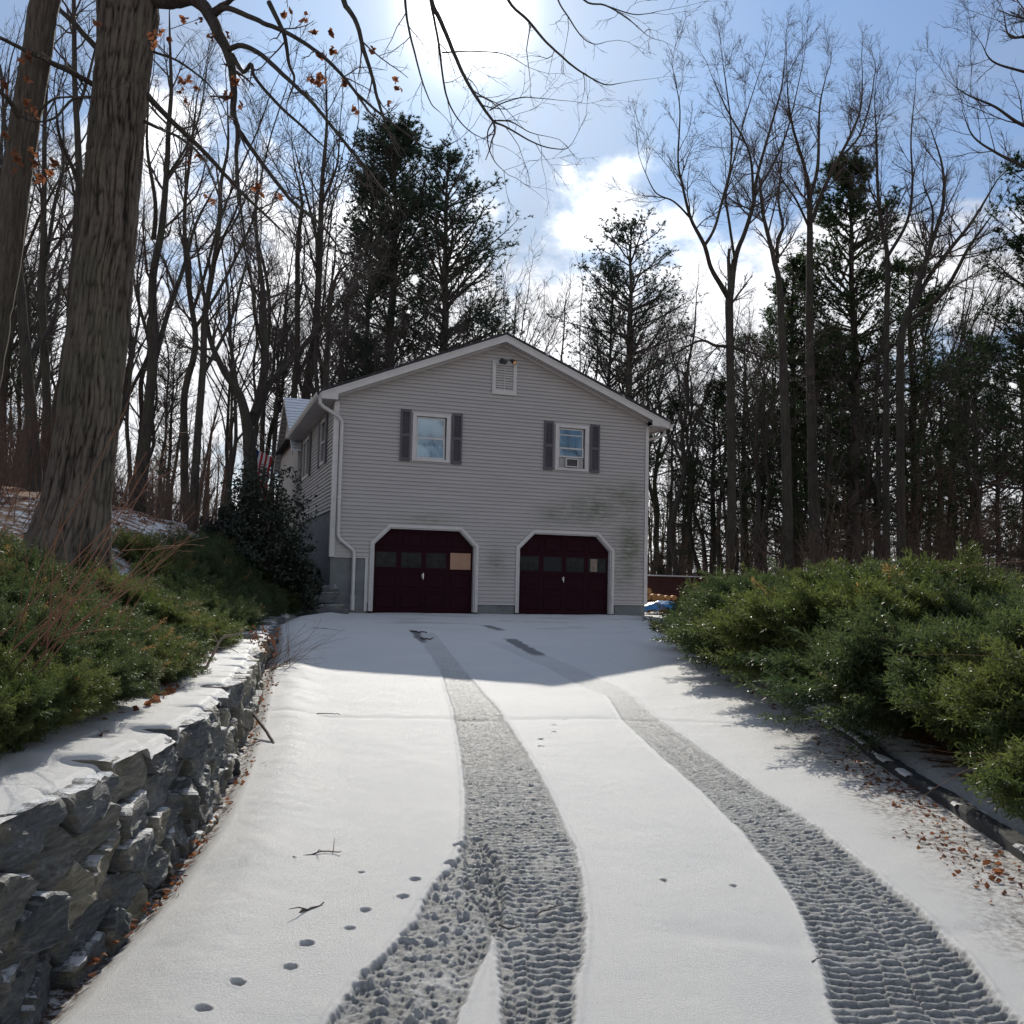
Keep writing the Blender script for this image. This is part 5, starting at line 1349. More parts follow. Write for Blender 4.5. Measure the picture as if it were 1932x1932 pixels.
    tt('tall bare tree with dark straight trunk dividing in a wide fork right of the house', 34.0, [
        ([(1378, 1040), (1381, 900), (1380, 780), (1377, 640), U3((340, 1620))], [10.5, 9.5, 9.2, 9, 9.5], .95, (0, 0)),
        ([U3((340, 1620)), U3((300, 1550)), U3((240, 1450)), U3((205, 1330)), U3((130, 1180)), U3((85, 1000)), U3((62, 870)), U3((72, 600)), U3((48, 440))], [7, 6, 5, 4.6, 3.6, 2.8, 2.2, 1.5, .8], .25, (0, -2.5)),
        ([U3((205, 1330)), U3((260, 1230)), U3((310, 1050)), U3((345, 900)), U3((350, 700)), U3((320, 450)), U3((300, 310))], [3.8, 3.3, 2.8, 2.4, 2, 1.4, .8], .2, (-.8, 1.4)),
        ([U3((345, 1600)), U3((370, 1400)), U3((420, 1260)), U3((470, 1100)), U3((490, 950)), U3((560, 700)), U3((620, 480)), U3((640, 300))], [7.5, 6, 5, 4.4, 3.6, 2.8, 1.8, .8], .3, (0, 2.4)),
        ([U3((470, 1080)), U3((460, 900)), U3((430, 780)), U3((330, 600)), U3((240, 400))], [3.4, 2.8, 2.3, 1.7, .8], .2, (1, -1)),
        ([U3((480, 1050)), U3((590, 860)), U3((660, 680)), U3((740, 330))], [3.2, 2.5, 1.8, .8], .2, (1, 3)),
        ([U3((368, 1400)), U3((335, 1180)), U3((320, 1060)), U3((350, 920)), U3((420, 650)), U3((500, 400))], [3.2, 2.8, 2.4, 2, 1.5, .8], .2, (0, -2)),
        ([U3((130, 1180)), U3((40, 1090)), U3((-60, 1040)), U3((-130, 900))], [2.6, 2, 1.5, .8], .2, (-1, -3)),
        ([U6((430, 180)), U6((360, 175)), U6((290, 150)), U6((200, 190)), U6((80, 260))], [4, 3.4, 2.8, 2, 1], .1, (0, -1.6)),
        ([U6((440, 185)), U6((520, 200)), U6((620, 250)), U6((720, 320))], [3, 2.6, 2, 1], .1, (0, -1))], lv)
    tt('tall grey tree right of the wide forked one, twin stemmed near its top', 33.0, [
        ([(1486, 1045), (1484, 850), (1478, 700), U3((612, 1560)), U3((580, 1400)), U3((540, 1240)), U3((515, 1120)), U3((500, 950))], [12, 10.5, 9.5, 7, 5.5, 4.4, 3.4, 1.5], .55, (0, 0)),
        ([U3((600, 1420)), U3((600, 1300)), U3((628, 1220)), U3((605, 1080)), U3((620, 900)), U3((640, 700))], [4, 3.6, 3.2, 2.6, 2, .9], .2, (0, 1.5))], lv)
    tt('broad crowned bare tree in the middle of the right hand group', 37.0, [
        ([(1538, 1045), (1534, 850), (1528, 700), U3((772, 1550)), U3((772, 1300)), U3((775, 1080))], [13, 11, 9.5, 8, 7, 6], .9, (0, 0)),
        ([U3((770, 1080)), U3((750, 920)), U3((690, 720)), U3((660, 560)), U3((650, 400))], [4.4, 3.8, 3, 2, .9], .2, (0, -2)),
        ([U3((776, 1070)), U3((815, 920)), U3((822, 750)), U3((830, 560)), U3((870, 380))], [4.6, 4, 3, 2, .9], .2, (0, 2)),
        ([U3((785, 1200)), U3((850, 1020)), U3((930, 860)), U3((1000, 720)), U3((1050, 580)), U3((1060, 380))], [5, 4.2, 3.6, 3, 2.2, .9], .2, (0, 1)),
        ([U3((930, 860)), U3((1040, 740)), U3((1100, 560)), U3((1130, 370))], [3, 2.4, 1.8, .9], .2, (.6, 3)),
        ([U3((770, 1230)), U3((700, 1080)), U3((620, 960)), U3((590, 820))], [3, 2.4, 1.8, .9], .2, (0, -2))], lv)
    tt('slim bare tree whose crown rises beside the tall pine top', 36.0, [
        ([(1673, 1050), (1672, 850), U3((1190, 1750)), U3((1195, 1400)), U3((1160, 1200)), U3((1140, 1000)), U3((1135, 750)), U3((1125, 560))], [8, 7.5, 6.5, 5.5, 4.2, 3.4, 2.2, .9], .5, (0, 0)),
        ([U3((1200, 1380)), U3((1300, 1200)), U3((1330, 1000)), U3((1322, 750)), U3((1345, 480))], [4, 3.4, 2.6, 1.8, .8], .25, (0, 1.6)),
        ([U3((1160, 1150)), U3((1100, 1020)), U3((1080, 880))], [2.4, 1.8, .8], .2, (0, -1))], lv)
    tt('tree with three long stems fanning to the upper right', 35.0, [
        ([(1700, 1050), (1698, 850), U3((1265, 1850)), U3((1335, 1620)), U3((1420, 1350)), U3((1495, 1110)), U3((1490, 900)), U3((1430, 700))], [10, 9, 8.5, 7, 5.5, 4, 2.6, 1], .5, (0, 0)),
        ([U3((1330, 1660)), U3((1430, 1480)), U3((1530, 1350)), U3((1650, 1200)), U3((1790, 970))], [6, 5, 4.4, 3.4, 1.5], .25, (0, 1.6)),
        ([U3((1300, 1750)), U3((1480, 1600)), U3((1560, 1480)), U3((1640, 1330)), U3((1770, 1150))], [5.5, 4.8, 4.2, 3.6, 1.2], .25, (0, -1.6)),
        ([U3((1420, 1350)), U3((1440, 1150)), U3((1390, 1000))], [3.4, 2.6, 1.2], .2, (0, 1))], lv)
    tt('bare tree hanging over the upper right corner of the view', 27.0, [
        ([(2080, 900), (2070, 600), (2050, 400), (2010, 200), (1960, 60), (1930, -60)], [14, 12, 11, 9, 6, 3], .5, (0, 0)),
        ([(2040, 360), U3((1932, 900)), U3((1790, 830)), U3((1660, 740)), U3((1600, 600))], [6, 4, 3, 2, .8], .25, (0, 1)),
        ([(2020, 260), U3((1932, 680)), U3((1780, 580)), U3((1640, 520)), U3((1560, 470))], [6, 4, 2.8, 1.8, .8], .25, (0, -1)),
        ([(1990, 150), U3((1900, 380)), U3((1760, 330)), U3((1700, 230))], [5, 3, 2, .8], .2, (0, -1)),
        ([(1960, 60), U3((1860, 200)), U3((1820, 60))], [4, 2.4, 1], .2, (0, 1))], (2.2, 1.7, 8, 6, .13, .005))
big_trees()

# ------------------------------------------------------------------ evergreens and the woods
def pines():
    profA = ([0, .2, .45, .62, .72, .85, .93, 1], [.08, .11, .15, .14, .125, .125, .10, .03])
    profB = ([0, .2, .5, .7, .85, .95, 1], [.08, .12, .16, .16, .13, .07, .02])
    profC = ([0, .25, .5, .7, .85, .95, 1], [.06, .13, .17, .16, .13, .08, .03])
    profD = ([0, .15, .3, .5, .7, .85, .95, 1], [.10, .18, .21, .18, .13, .09, .05, .012])
    profE = ([0, .25, .5, .75, .9, 1], [.08, .17, .18, .14, .08, .02])
    K_ = {'A': pine_parts(1, prof=profA, nb=190, zmin=.18, up=(-.05, .85), ksub=14, dens=1., tuftn=9),
          'B': pine_parts(2, prof=profB, nb=150, zmin=.2, up=(-.05, .95), ksub=13, dens=.95),
          'C': pine_parts(3, prof=profC, nb=105, zmin=.25, up=(-.05, .8), ksub=12, dens=.85),
          'D': pine_parts(4, prof=profD, nb=170, zmin=.10, up=(-.15, .75), ksub=14, tuftn=10, dens=1., mat='pinegreen'),
          'E': pine_parts(5, prof=profE, nb=110, zmin=.12, up=(-.2, .6), ksub=12, tuftn=9, dens=.95, mat='pinegreen')}
    nm = ('trunk', 'branches', 'needles')
    def put(k, label, u, vtop, Y, wide=1., rz=0., group=None):
        top = at(u, vtop, Y); x = top[0]; g = hz(x, Y); sc = (top[2]-g+.1)/20.
        # stand the foot so that the slight lean of the picture is respected
        return place_tree('pine_tree', label, list(zip(nm, K_[k])), (x, Y, g-.1), sc, rz, group, sc*wide, 0, 'pine tree')
    put('A', 'tall white pine with dense rounded dark top rising behind the left half of the roof', 732, 262, 76, 1.4, .4)
    put('A', 'narrower companion pine just left of the dense topped pine behind the roof', 698, 330, 78, .85, 2.4)
    put('B', 'white pine with upswept plume like branches just left of the roof ridge', 852, 304, 73, 1.4, 1.1)
    put('C', 'lone white pine with open double crown behind the right roof slope', 1192, 425, 60, 1.4, 0.)
    put('C', 'smaller pine tucked left of the open crowned pine behind the roof', 1150, 500, 62, .85, 1.9)
    put('D', 'tall dark green pine with pointed top in the middle of the right hand woods', 1612, 306, 43, 1.25, .3)
    put('D', 'very dark pine filling the right edge of the view', 1985, 215, 30, 1.15, 1.3)
    put('D', 'bushy pine behind the twin stemmed grey tree right of the house', 1492, 492, 46, 1.3, 2.2)
    put('E', 'green pine with ragged top right of the pointed pine', 1722, 500, 44, 1.35, .9)
    put('E', 'short pine whose top shows beside the right eave of the house', 1268, 760, 48, 1.2, 2.9)
    rng = rs(8)
    for i, (u, v, Y) in enumerate(((1300, 860, 62), (1345, 720, 55), (1405, 640, 58), (1440, 780, 50), (1560, 620, 56), (1655, 640, 52), (1770, 690, 50), (1835, 640, 54), (1880, 740, 46), (1930, 640, 50), (1600, 790, 64), (1500, 740, 62), (1710, 770, 60), (1800, 800, 62))):
        put(('E', 'D', 'C')[i % 3], 'shaded evergreen standing deep among the trees on the right', u, v, Y, rng.uniform(1.15, 1.5), rng.uniform(0, 6), 'evergreens deep in the right hand woods')
    for i, (u, v, Y) in enumerate(((660, 560, 70), (925, 600, 60), (690, 640, 60))):
        put('C', 'distant pine showing low behind the house roof', u, v, Y, 1.1, i*2., 'distant pines behind the roof')
    for i, (u, v, Y) in enumerate(((30, 480, 52), (95, 560, 60), (330, 640, 66), (530, 620, 60))):
        put('C', 'thin pine far back in the woods left of the house', u, v, Y, 1., i*1.7, 'thin pines in the left woods')
pines()
ORD1 = ['', 'first', 'second', 'third', 'fourth', 'fifth', 'sixth', 'seventh', 'eighth', 'ninth', 'tenth', 'eleventh', 'twelfth', 'thirteenth', 'fourteenth', 'fifteenth', 'sixteenth', 'seventeenth', 'eighteenth', 'nineteenth', 'twentieth']
def ordinal(i):
    if i <= 20: return ORD1[i]
    return {2: 'twenty', 3: 'thirty', 4: 'forty'}[i//10]+'-'+ORD1[i % 10] if i % 10 else {3: 'thirtieth', 4: 'fortieth'}[i//10]
def label_by_place(group, fmt):
    L = [o for o in D_.objects if o.get('group') == group and o.parent is None and o.get('_auto')]
    L.sort(key=lambda o: o.location.x/max(o.location.y, 1))
    for i, o in enumerate(L): o['label'] = fmt % (ordinal(i+1) if i+1 < len(L) or len(L) < 3 else 'last'); del o['_auto']
def woods():
    rng = rs(21)
    T = [bare_type(100+i, fork=rng.uniform(.35, .55), nl=rng.randint(3, 6), spread=rng.uniform(.22, .5), dens=1.9, L1=rng.uniform(1.6, 2.3), k2=7, k3=4, lean=rng.normal(0, .05), rmin=.008, r0=rng.uniform(.11, .19)) for i in range(8)]
    nm = ('trunk', 'crown')
    def put(i, label, x, y, h, group, rz, wide=None):
        g = hz(x, y); sc = h/19.
        place_tree('bare_tree', label, list(zip(nm, T[i % 8])), (x, y, g-.1), sc, rz, group, sc*(wide or 1), rng.normal(0, .06))
    used = []
    def ok(x, y, dmin):
        for (a, b) in used:
            if (a-x)**2+(b-y)**2 < dmin**2: return False
        used.append((x, y)); return True
    # left woods
    n = 0
    while n < 40:
        y = rng.uniform(31, 64); u = rng.uniform(-60, 650)
        x = at(u, 1000, y)[0]
        lim = -4.72-.34*(y-24.4)-2.0
        if x > lim: 
            if y < 42: continue
        if not ok(x, y, 1.6): continue
        put(rng.randint(8), 'slender bare tree crowding the woods left of the house', x, y, rng.uniform(12, 21)*(.75+y/120), 'bare trees in the left woods', rng.uniform(0, 6.28)); n += 1
    # behind the roof
    n = 0
    while n < 16:
        y = rng.uniform(55, 78); u = rng.uniform(640, 1260); x = at(u, 1000, y)[0]
        if not ok(x, y, 1.8): continue
        h = (1100-rng.uniform(470, 600))/F_PX*y+1.
        put(rng.randint(8), 'pale leafless tree in the row beyond the house roof', x, y, h, 'leafless trees beyond the roof', rng.uniform(0, 6.28), 1.1); n += 1
    # right woods
    n = 0
    while n < 32:
        y = rng.uniform(36, 64); u = rng.uniform(1235, 2000); x = at(u, 1000, y)[0]
        if x < 7.5+.3*(y-36) and y < 42: continue
        if not ok(x, y, 1.6): continue
        h = (1105-rng.uniform(380, 700))/F_PX*y+1.5
        put(rng.randint(8), 'bare tree packed among the dark woods right of the house', x, y, h, 'bare trees in the right hand woods', rng.uniform(0, 6.28)); n += 1
    # trees behind the camera, reflected in the upper windows
    for k, (x, y) in enumerate(((24, -8), (28, -15), (33, -17), (37, -12), (30.5, -23), (42, -20))):
        put(k, 'bare tree across the drive behind the viewer, mirrored in the windows', x, y, 17, 'trees mirrored in the windows', k*1.1)
    # far woods as one mass
    N = 400
    y = rng.uniform(66, 130, N); a = rng.uniform(-.62, .62, N); x = a*y
    P = np.stack([x, y, H(x, y)-.2], 1); d = norm(np.stack([rng.normal(0, .05, N), rng.normal(0, .05, N), np.ones(N)], 1))
    G0 = grow(P, d, rng.uniform(9, 17, N), rng.uniform(.09, .20, N), 6, .035, (0, 0, .02), rng, .85)
    p, dd, l, r = spawn(G0, 14, .25, .65, .27, .4, rng); G1 = grow(p, dd, l, np.maximum(r, .018), 4, .10, (0, 0, .07), rng, .6)
    p, dd, l, r = spawn(G1, 5, .2, .6, .42, .5, rng); G2 = grow(p, dd, l, np.clip(r, .013, .03), 3, .12, (0, 0, .06), rng, .4)
    obj('far_woods', segs_mesh('far_woods', [(G0[0], G0[1], 5), (G1[0], G1[1], 3), (G2[0], G2[1], 3)], M['brush']), label='distant bare woodland closing the view behind everything', cat='woods', kind='stuff')
    # undergrowth
    def brush(nm, pts, h, k, mat, label, cat, r=.006, sp=.35):
        pts = A(pts); N = len(pts); P = np.repeat(pts, k, 0)+rng.normal(0, .08, (N*k, 3))*A([1, 1, 0]); n = len(P)
        d = norm(np.stack([rng.normal(0, sp, n), rng.normal(0, sp, n), np.ones(n)], 1)); hh = h if np.isscalar(h) else np.repeat(h, k)
        G = grow(P, d, hh*rng.uniform(.5, 1.1, n), np.full(n, r), 5, .10, (0, 0, .02), rng, .7)
        p, dd, l, rr = spawn(G, 6, .25, .6, .40, .7, rng); G2 = grow(p, dd, l, np.clip(rr, r*.4, r), 3, .14, (0, 0, .05), rng, .5)
        p, dd, l, rr = spawn(G2, 3, .2, .6, .5, .7, rng); G3 = grow(p, dd, l, np.clip(rr, r*.35, r), 2, .14, (0, 0, .05), rng, .5)
        return segs_mesh(nm, [(G[0], G[1], 4), (G2[0], G2[1], 3), (G3[0], G3[1], 3)], mat)
    pts = []
    while len(pts) < 460:
        yy = rng.uniform(23, 58); u = rng.uniform(-80, 640); xx = at(u, 1000, yy)[0]
        if xx > -4.72-.34*(yy-24.4)-1.5 and yy < 40: continue
        if xx > -7.5 and yy < 27: continue
        pts.append((xx, yy, hz(xx, yy)-.05))
    h = rng.uniform(.6, 2.6, len(pts))
    obj('undergrowth', brush('undergrowth', pts, h, 5, M['brush'], '', '', .009), label='tangled brown undergrowth between the trunks left of the house', cat='undergrowth', kind='stuff')
    pts = []
    while len(pts) < 330:
        yy = rng.uniform(30, 66); u = rng.uniform(1215, 2020); xx = at(u, 1000, yy)[0]
        if xx < 6.5+.33*(yy-30) and yy < 42: continue
        pts.append((xx, yy, hz(xx, yy)-.05))
    h = rng.uniform(1.2, 4.6, len(pts))
    obj('undergrowth', brush('undergrowth', pts, h, 5, M['brush'], '', '', .012), label='dark twiggy thicket filling the woods behind the right hand junipers', cat='undergrowth', kind='stuff')
    # reddish tangle, far right and far left
    for (u0, u1, y0, y1, hh, n, mat, lab) in ((1700, 1990, 22, 30, 5.5, 26, 'redtwig', 'tall reddish tangle of twigs above the junipers at the right edge'), (-60, 60, 13, 20, 2.6, 13, 'redtwig', 'reddish brown twiggy bush at the left edge behind the leaning trunk')):
        pts = []
        for k in range(n):
            yy = rng.uniform(y0, y1); xx = at(rng.uniform(u0, u1), 1000, yy)[0]; pts.append((xx, yy, hz(xx, yy)-.05))
        c = np.mean(pts, axis=0); q = A(pts)-c
        o = obj('twiggy_shrub', brush('twiggy_shrub', q, hh, 3, M[mat], '', '', .006, .45), label=lab, cat='shrub'); o.location = tuple(c)
woods()
for g_, f_ in (('bare trees in the left woods', '%s bare tree from the left in the woods left of the house'), ('bare trees in the right hand woods', '%s bare tree from the left in the dark woods right of the house'),
               ('leafless trees beyond the roof', '%s pale leafless tree from the left in the row beyond the house roof'), ('evergreens deep in the right hand woods', '%s shaded evergreen from the left deep in the right hand woods'),
               ('distant pines behind the roof', '%s distant low pine from the left behind the house roof'), ('thin pines in the left woods', '%s thin pine from the left far back in the left woods'),
               ('trees mirrored in the windows', '%s bare tree from the left across the drive, mirrored in the windows')):
    label_by_place(g_, f_)
for o in D_.objects:
    if '_auto' in o: del o['_auto']

# ------------------------------------------------------------------ junipers
def plume_template(rng, nside=16, flat=.45):
    V = []; F = []
    def tri(a, b, c):
        i = len(V); V.extend([a, b, c]); F.append((i, i+1, i+2))
    n = nside
    third = 0
    prev = A([0, 0, 0.])
    for i in range(n):
        t = (i+.5)/n; s = A([t, 0, .10*t*t])
        for sg in ((-1, 1) if i % 2 else (-1, 1, rng.choice([-1, 1]))):
            ln = (.34*(1-t*.75)+.05)*rng.uniform(.75, 1.2)
            lat = norm(A([.9, sg*rng.uniform(.55, 1.), rng.normal(.12, flat)]))
            e = s+lat*ln; w = .0165*rng.uniform(.8, 1.3); up = norm(rng.normal(0, 1, 3)); side = norm(np.cross(lat, up))*w
            tri(s-side*.6, s+side*.6, e)
            for q in (.35, .6, .82):
                b = s+(e-s)*q; d2 = norm(lat+rng.normal(0, .75, 3)); e2 = b+d2*ln*.42*(1.2-q*.6); s2 = norm(np.cross(d2, rng.normal(0, 1, 3)))*w*.75
                tri(b-s2, b+s2, e2)
        if i == n-1: tri(s-A([0, .02, 0]), s+A([0, .02, 0]), s+A([.16, 0, .03]))
    return A(V), A(F)
_TR = rs(4); PLUMES = [plume_template(_TR) for _ in range(4)]
def frames(D, rng, roll=.5):
    x = norm(D); up = norm(A([0, 0, 1.])+rng.normal(0, roll*.7, D.shape)); y = norm(np.cross(up, x)); z = np.cross(x, y)
    return np.stack([x, y, z], 1)                          # rows: axes
def plume_mesh(nm, P, D, S, rng, mat, tint):
    Vs, Fs, Ts = [], [], []; off = 0; which = rng.randint(0, len(PLUMES), len(P)); Fr = frames(D, rng)
    for k, (TV, TF) in enumerate(PLUMES):
        s = which == k; n = s.sum()
        if not n: continue
        V = np.einsum('vi,nij->nvj', TV, Fr[s])*S[s][:, None, None]+P[s][:, None, :]
        F = (TF[None]+(np.arange(n)*len(TV))[:, None, None]).reshape(-1, 3)+off
        t = np.repeat(tint[s], len(TV))+rng.uniform(-.10, .10, n*len(TV))
        Vs.append(V.reshape(-1, 3)); Fs.append(F); Ts.append(np.clip(t, 0, 1)); off += n*len(TV)
    return mesh_of(nm, np.concatenate(Vs), np.concatenate(Fs), {'tint': np.concatenate(Ts)}, False, mat)
def juniper(label, cx, cy, rad, height, nbr, per, size, seed, mat='juniper', group=None, arch=.6, brown=.05, bias=(0, 0), base=None, name='juniper_shrub', snow=0):
    rng = rs(seed); g = hz(cx, cy) if base is None else base
    root = empty(name, (cx, cy, g), label=label, cat='juniper', group=group)
    az = rng.uniform(0, 2*math.pi, nbr); k = 9; tt = np.linspace(0, 1, k)[:, None]
    lobes = .78+.34*vn(az*1.3+seed, az*0, 5)+.12*rng.normal(0, 1, nbr)
    Rm = rad*np.clip(lobes, .5, 1.3)*rng.uniform(.35, 1.0, nbr)**.45
    Hm = height*(1.06-.86*(Rm/rad/1.25)**2)*rng.uniform(.66, 1.06, nbr)
    rr = Rm*tt
    h = Hm*(tt**arch)*(1-.10*tt**3)
    X = rr*np.cos(az)+bias[0]*tt**1.5*rad; Y = rr*np.sin(az)+bias[1]*tt**1.5*rad
    Z = H(X+cx, Y+cy)-g
    if base is not None: Z = Z*0
    if cx < 0:
        X = np.minimum(X, xb(Y+cy)-cx-.64+.22*tt*h/max(height, .1)); Z = H(X+cx, Y+cy)-g
    P = np.stack([X, Y, Z+h], -1)
    P[1:-1] += rng.normal(0, .04, P[1:-1].shape)*rad
    d = norm(np.gradient(P, axis=0))
    rads = np.linspace(.016, .004, k)[:, None]*np.ones(nbr)
    obj('branches', segs_mesh('branches', [(P, rads, 4)], M['pinebark']), root)
    idx = np.repeat(np.arange(nbr), per); t = np.where(rng.rand(len(idx)) < .72, rng.uniform(.52, 1, len(idx)), rng.uniform(.2, 1, len(idx)))*(k-1)*.999; i0 = t.astype(int); f = (t-i0)[:, None]
    pos = P[i0, idx]*(1-f)+P[i0+1, idx]*f; dd = d[i0, idx]
    dirn = norm(dd*1.0+rng.normal(0, .22, dd.shape)+A([bias[0]*5.5, bias[1]*5.5, .20]))
    pos = pos+rng.normal(0, .05, pos.shape)*rad*.6
    if cx < 0: pos[:, 0] = np.minimum(pos[:, 0], xb(pos[:, 1]+cy)-cx-.48)
    S = size*rng.uniform(.65, 1.3, len(pos))
    clump = vn(pos[:, 0]*2.2+seed, pos[:, 1]*2.2+pos[:, 2]*2, 7)
    tint = np.clip(.15+.55*clump+.25*rng.rand(len(pos)), 0, .9); br = rng.rand(len(pos)) < brown*(.3+1.6*vn(pos[:, 0]*1.5+9, pos[:, 1]*1.5, 3)); tint[br] = 1.
    obj('foliage', plume_mesh('foliage', pos, dirn, S, rng, M[mat], tint), root)
    if snow:
        b = MB(); top = pos[:, 2] > np.quantile(pos[:, 2], .55); P2 = pos[top][rng.randint(0, top.sum(), snow)]
        for q in P2:
            v = stone_verts(rng, rng.uniform(.03, .09), rng.uniform(.03, .07), rng.uniform(.012, .026)); b.add(v+q+A([0, 0, .05]), _RF)
        obj('snow', b.mesh('snow', M['snow'], True), root)
    return root
def build_junipers():
    # right hand row, nearest first
    R = [(4.9, 4.8, 1.05, .80, 70, 26, .25, 'lowest juniper at the right edge, nearest to the viewer beside the kerb'),
         (5.38, 6.9, 1.8, 1.16, 115, 30, .30, 'large juniper with brown vine canes across it at the right edge'),
         (5.55, 9.3, 2.0, 1.36, 120, 28, .34, 'big yellow green juniper second from the right edge behind the kerb end'),
         (5.15, 11.8, 1.95, 1.62, 110, 26, .36, 'tallest juniper whose dark tip sticks up in the middle of the right hand row'),
         (5.15, 14.4, 1.9, 1.42, 100, 24, .38, 'deep green juniper just left of the tallest one in the row'),
         (5.7, 17.2, 1.8, 1.25, 95, 22, .40, 'dark juniper near the far end of the right hand row'),
         (6.2, 20.1, 1.7, .98, 90, 22, .38, 'flat topped juniper nearest to the house at the right, dotted with snow'),
         (7.9, 9.2, 2.1, 1.35, 90, 20, .36, 'juniper in the second row behind the yellow green one'),
         (7.9, 13.5, 2.2, 1.5, 90, 20, .38, 'juniper in the second row behind the tallest one'),
         (7.6, 18.0, 2.2, 1.4, 80, 20, .40, 'juniper in the second row behind the dark far end one')]
    for i, (x, y, r, h, nb, per, s, lab) in enumerate(R):
        juniper(lab, x-.25, y, r*1.02, h*.93, int(nb*.78), int(per*1.45), s*1.55, 300+i, 'juniper' if i % 2 else 'juniperdark', 'juniper row right of the driveway', .62, .008, (-.10, -.02), snow=(90 if i == 6 else (22 if i in (4, 5) else 0)))
    Lf = [((20, 1400), .85, .42, .17, 'low olive juniper at the bottom of the left bed, nearest the capstones'),
          ((105, 1330), .85, .46, .17, 'olive juniper mound hanging towards the capstones at the left'),
          ((15, 1290), .95, .55, .19, 'juniper clump at the left picture edge above the wall'),
          ((205, 1265), .80, .42, .18, 'brownish green juniper mound left of the leaf strewn snow patch'),
          ((120, 1205), 1.1, .55, .22, 'juniper mound below the foot of the big oak'),
          ((40, 1175), 1.2, .55, .24, 'juniper under the brown canes at the left edge'),
          ((300, 1195), 1.0, .50, .24, 'bright green juniper mound in the middle of the left bed'),
          ((225, 1140), 1.2, .50, .28, 'juniper mound right of the oak foot with tan dead tips'),
          ((390, 1170), 1.1, .50, .28, 'green juniper spreading beside the snowy wall top'),
          ((335, 1112), 1.3, .42, .32, 'highest juniper of the left bed edged by open snow'),
          ((425, 1128), 1.2, .40, .34, 'feathery juniper below the dark round shrub'),
          ((475, 1140), 1.4, .50, .34, 'juniper leaning over the far end of the stone wall'),
          ((535, 1122), 1.4, .50, .36, 'lit juniper sprays reaching over the stone steps'),
          ((490, 1102), 1.1, .40, .36, 'shaded juniper between the dark shrub and the stone steps'),
          ((570, 1090), 1.1, .45, .34, 'small dark juniper against the house corner steps')]
    for i, ((u, v), r, h, s, lab) in enumerate(Lf):
        p = ground_pt(u, v)
        r = r*(.75 if i < 4 else .92); h = h*(.80 if i < 4 else (.58 if i < 10 else .75))
        juniper(lab, p[0], p[1], r, h, 95 if i < 8 else 80, 30 if i < 8 else 22, s*(.9 if i < 4 else 1), 400+i, 'juniperdark' if i % 3 else 'juniper', 'junipers on the left bank', .55, .08 if i in (3, 4, 7, 2) else .03, (.10, .0))
build_junipers()

def broadleaf(label, c, R3, n, nb, seed, size=.10):
    rng = rs(seed); root = empty('rhododendron_shrub', tuple(c), label=label, cat='shrub')
    d = norm(rng.normal(0, 1, (nb, 3))*A([1, 1, .9])+A([0, 0, .45])); L = rng.uniform(.7, 1.08, nb)
    P0 = np.tile(A([[0, 0, .05]]), (nb, 1)); G = grow(P0, norm(d*A(R3)+A([0, 0, .1])), L*np.linalg.norm(d*A(R3), axis=1), np.full(nb, .018), 6, .10, (0, 0, .04), rng, .7)
    p, dd, l, r = spawn(G, 8, .3, .6, .35, .5, rng); G2 = grow(p, dd, l, np.maximum(r, .004), 4, .1, (0, 0, .06), rng, .5)
    obj('branches', segs_mesh('branches', [(G[0], G[1], 5), (G2[0], G2[1], 3)], M['bark']), root)
    T = np.concatenate([G2[0][k] for k in (2, 3, 4)]+[G[0][k] for k in (4, 5, 6)]); T = T[rng.randint(0, len(T), n)]+rng.normal(0, .07, (n, 3))
    T = T[(T[:, 2] > -.2)]
    V, F, F3 = leaf_quads(T, size, rng, .9, -.3); obj('foliage', mesh_of('foliage', V, [F, F3], {'tint': np.repeat(rng.rand(len(T))*.95, 7)}, False, M['rhodo']), root)
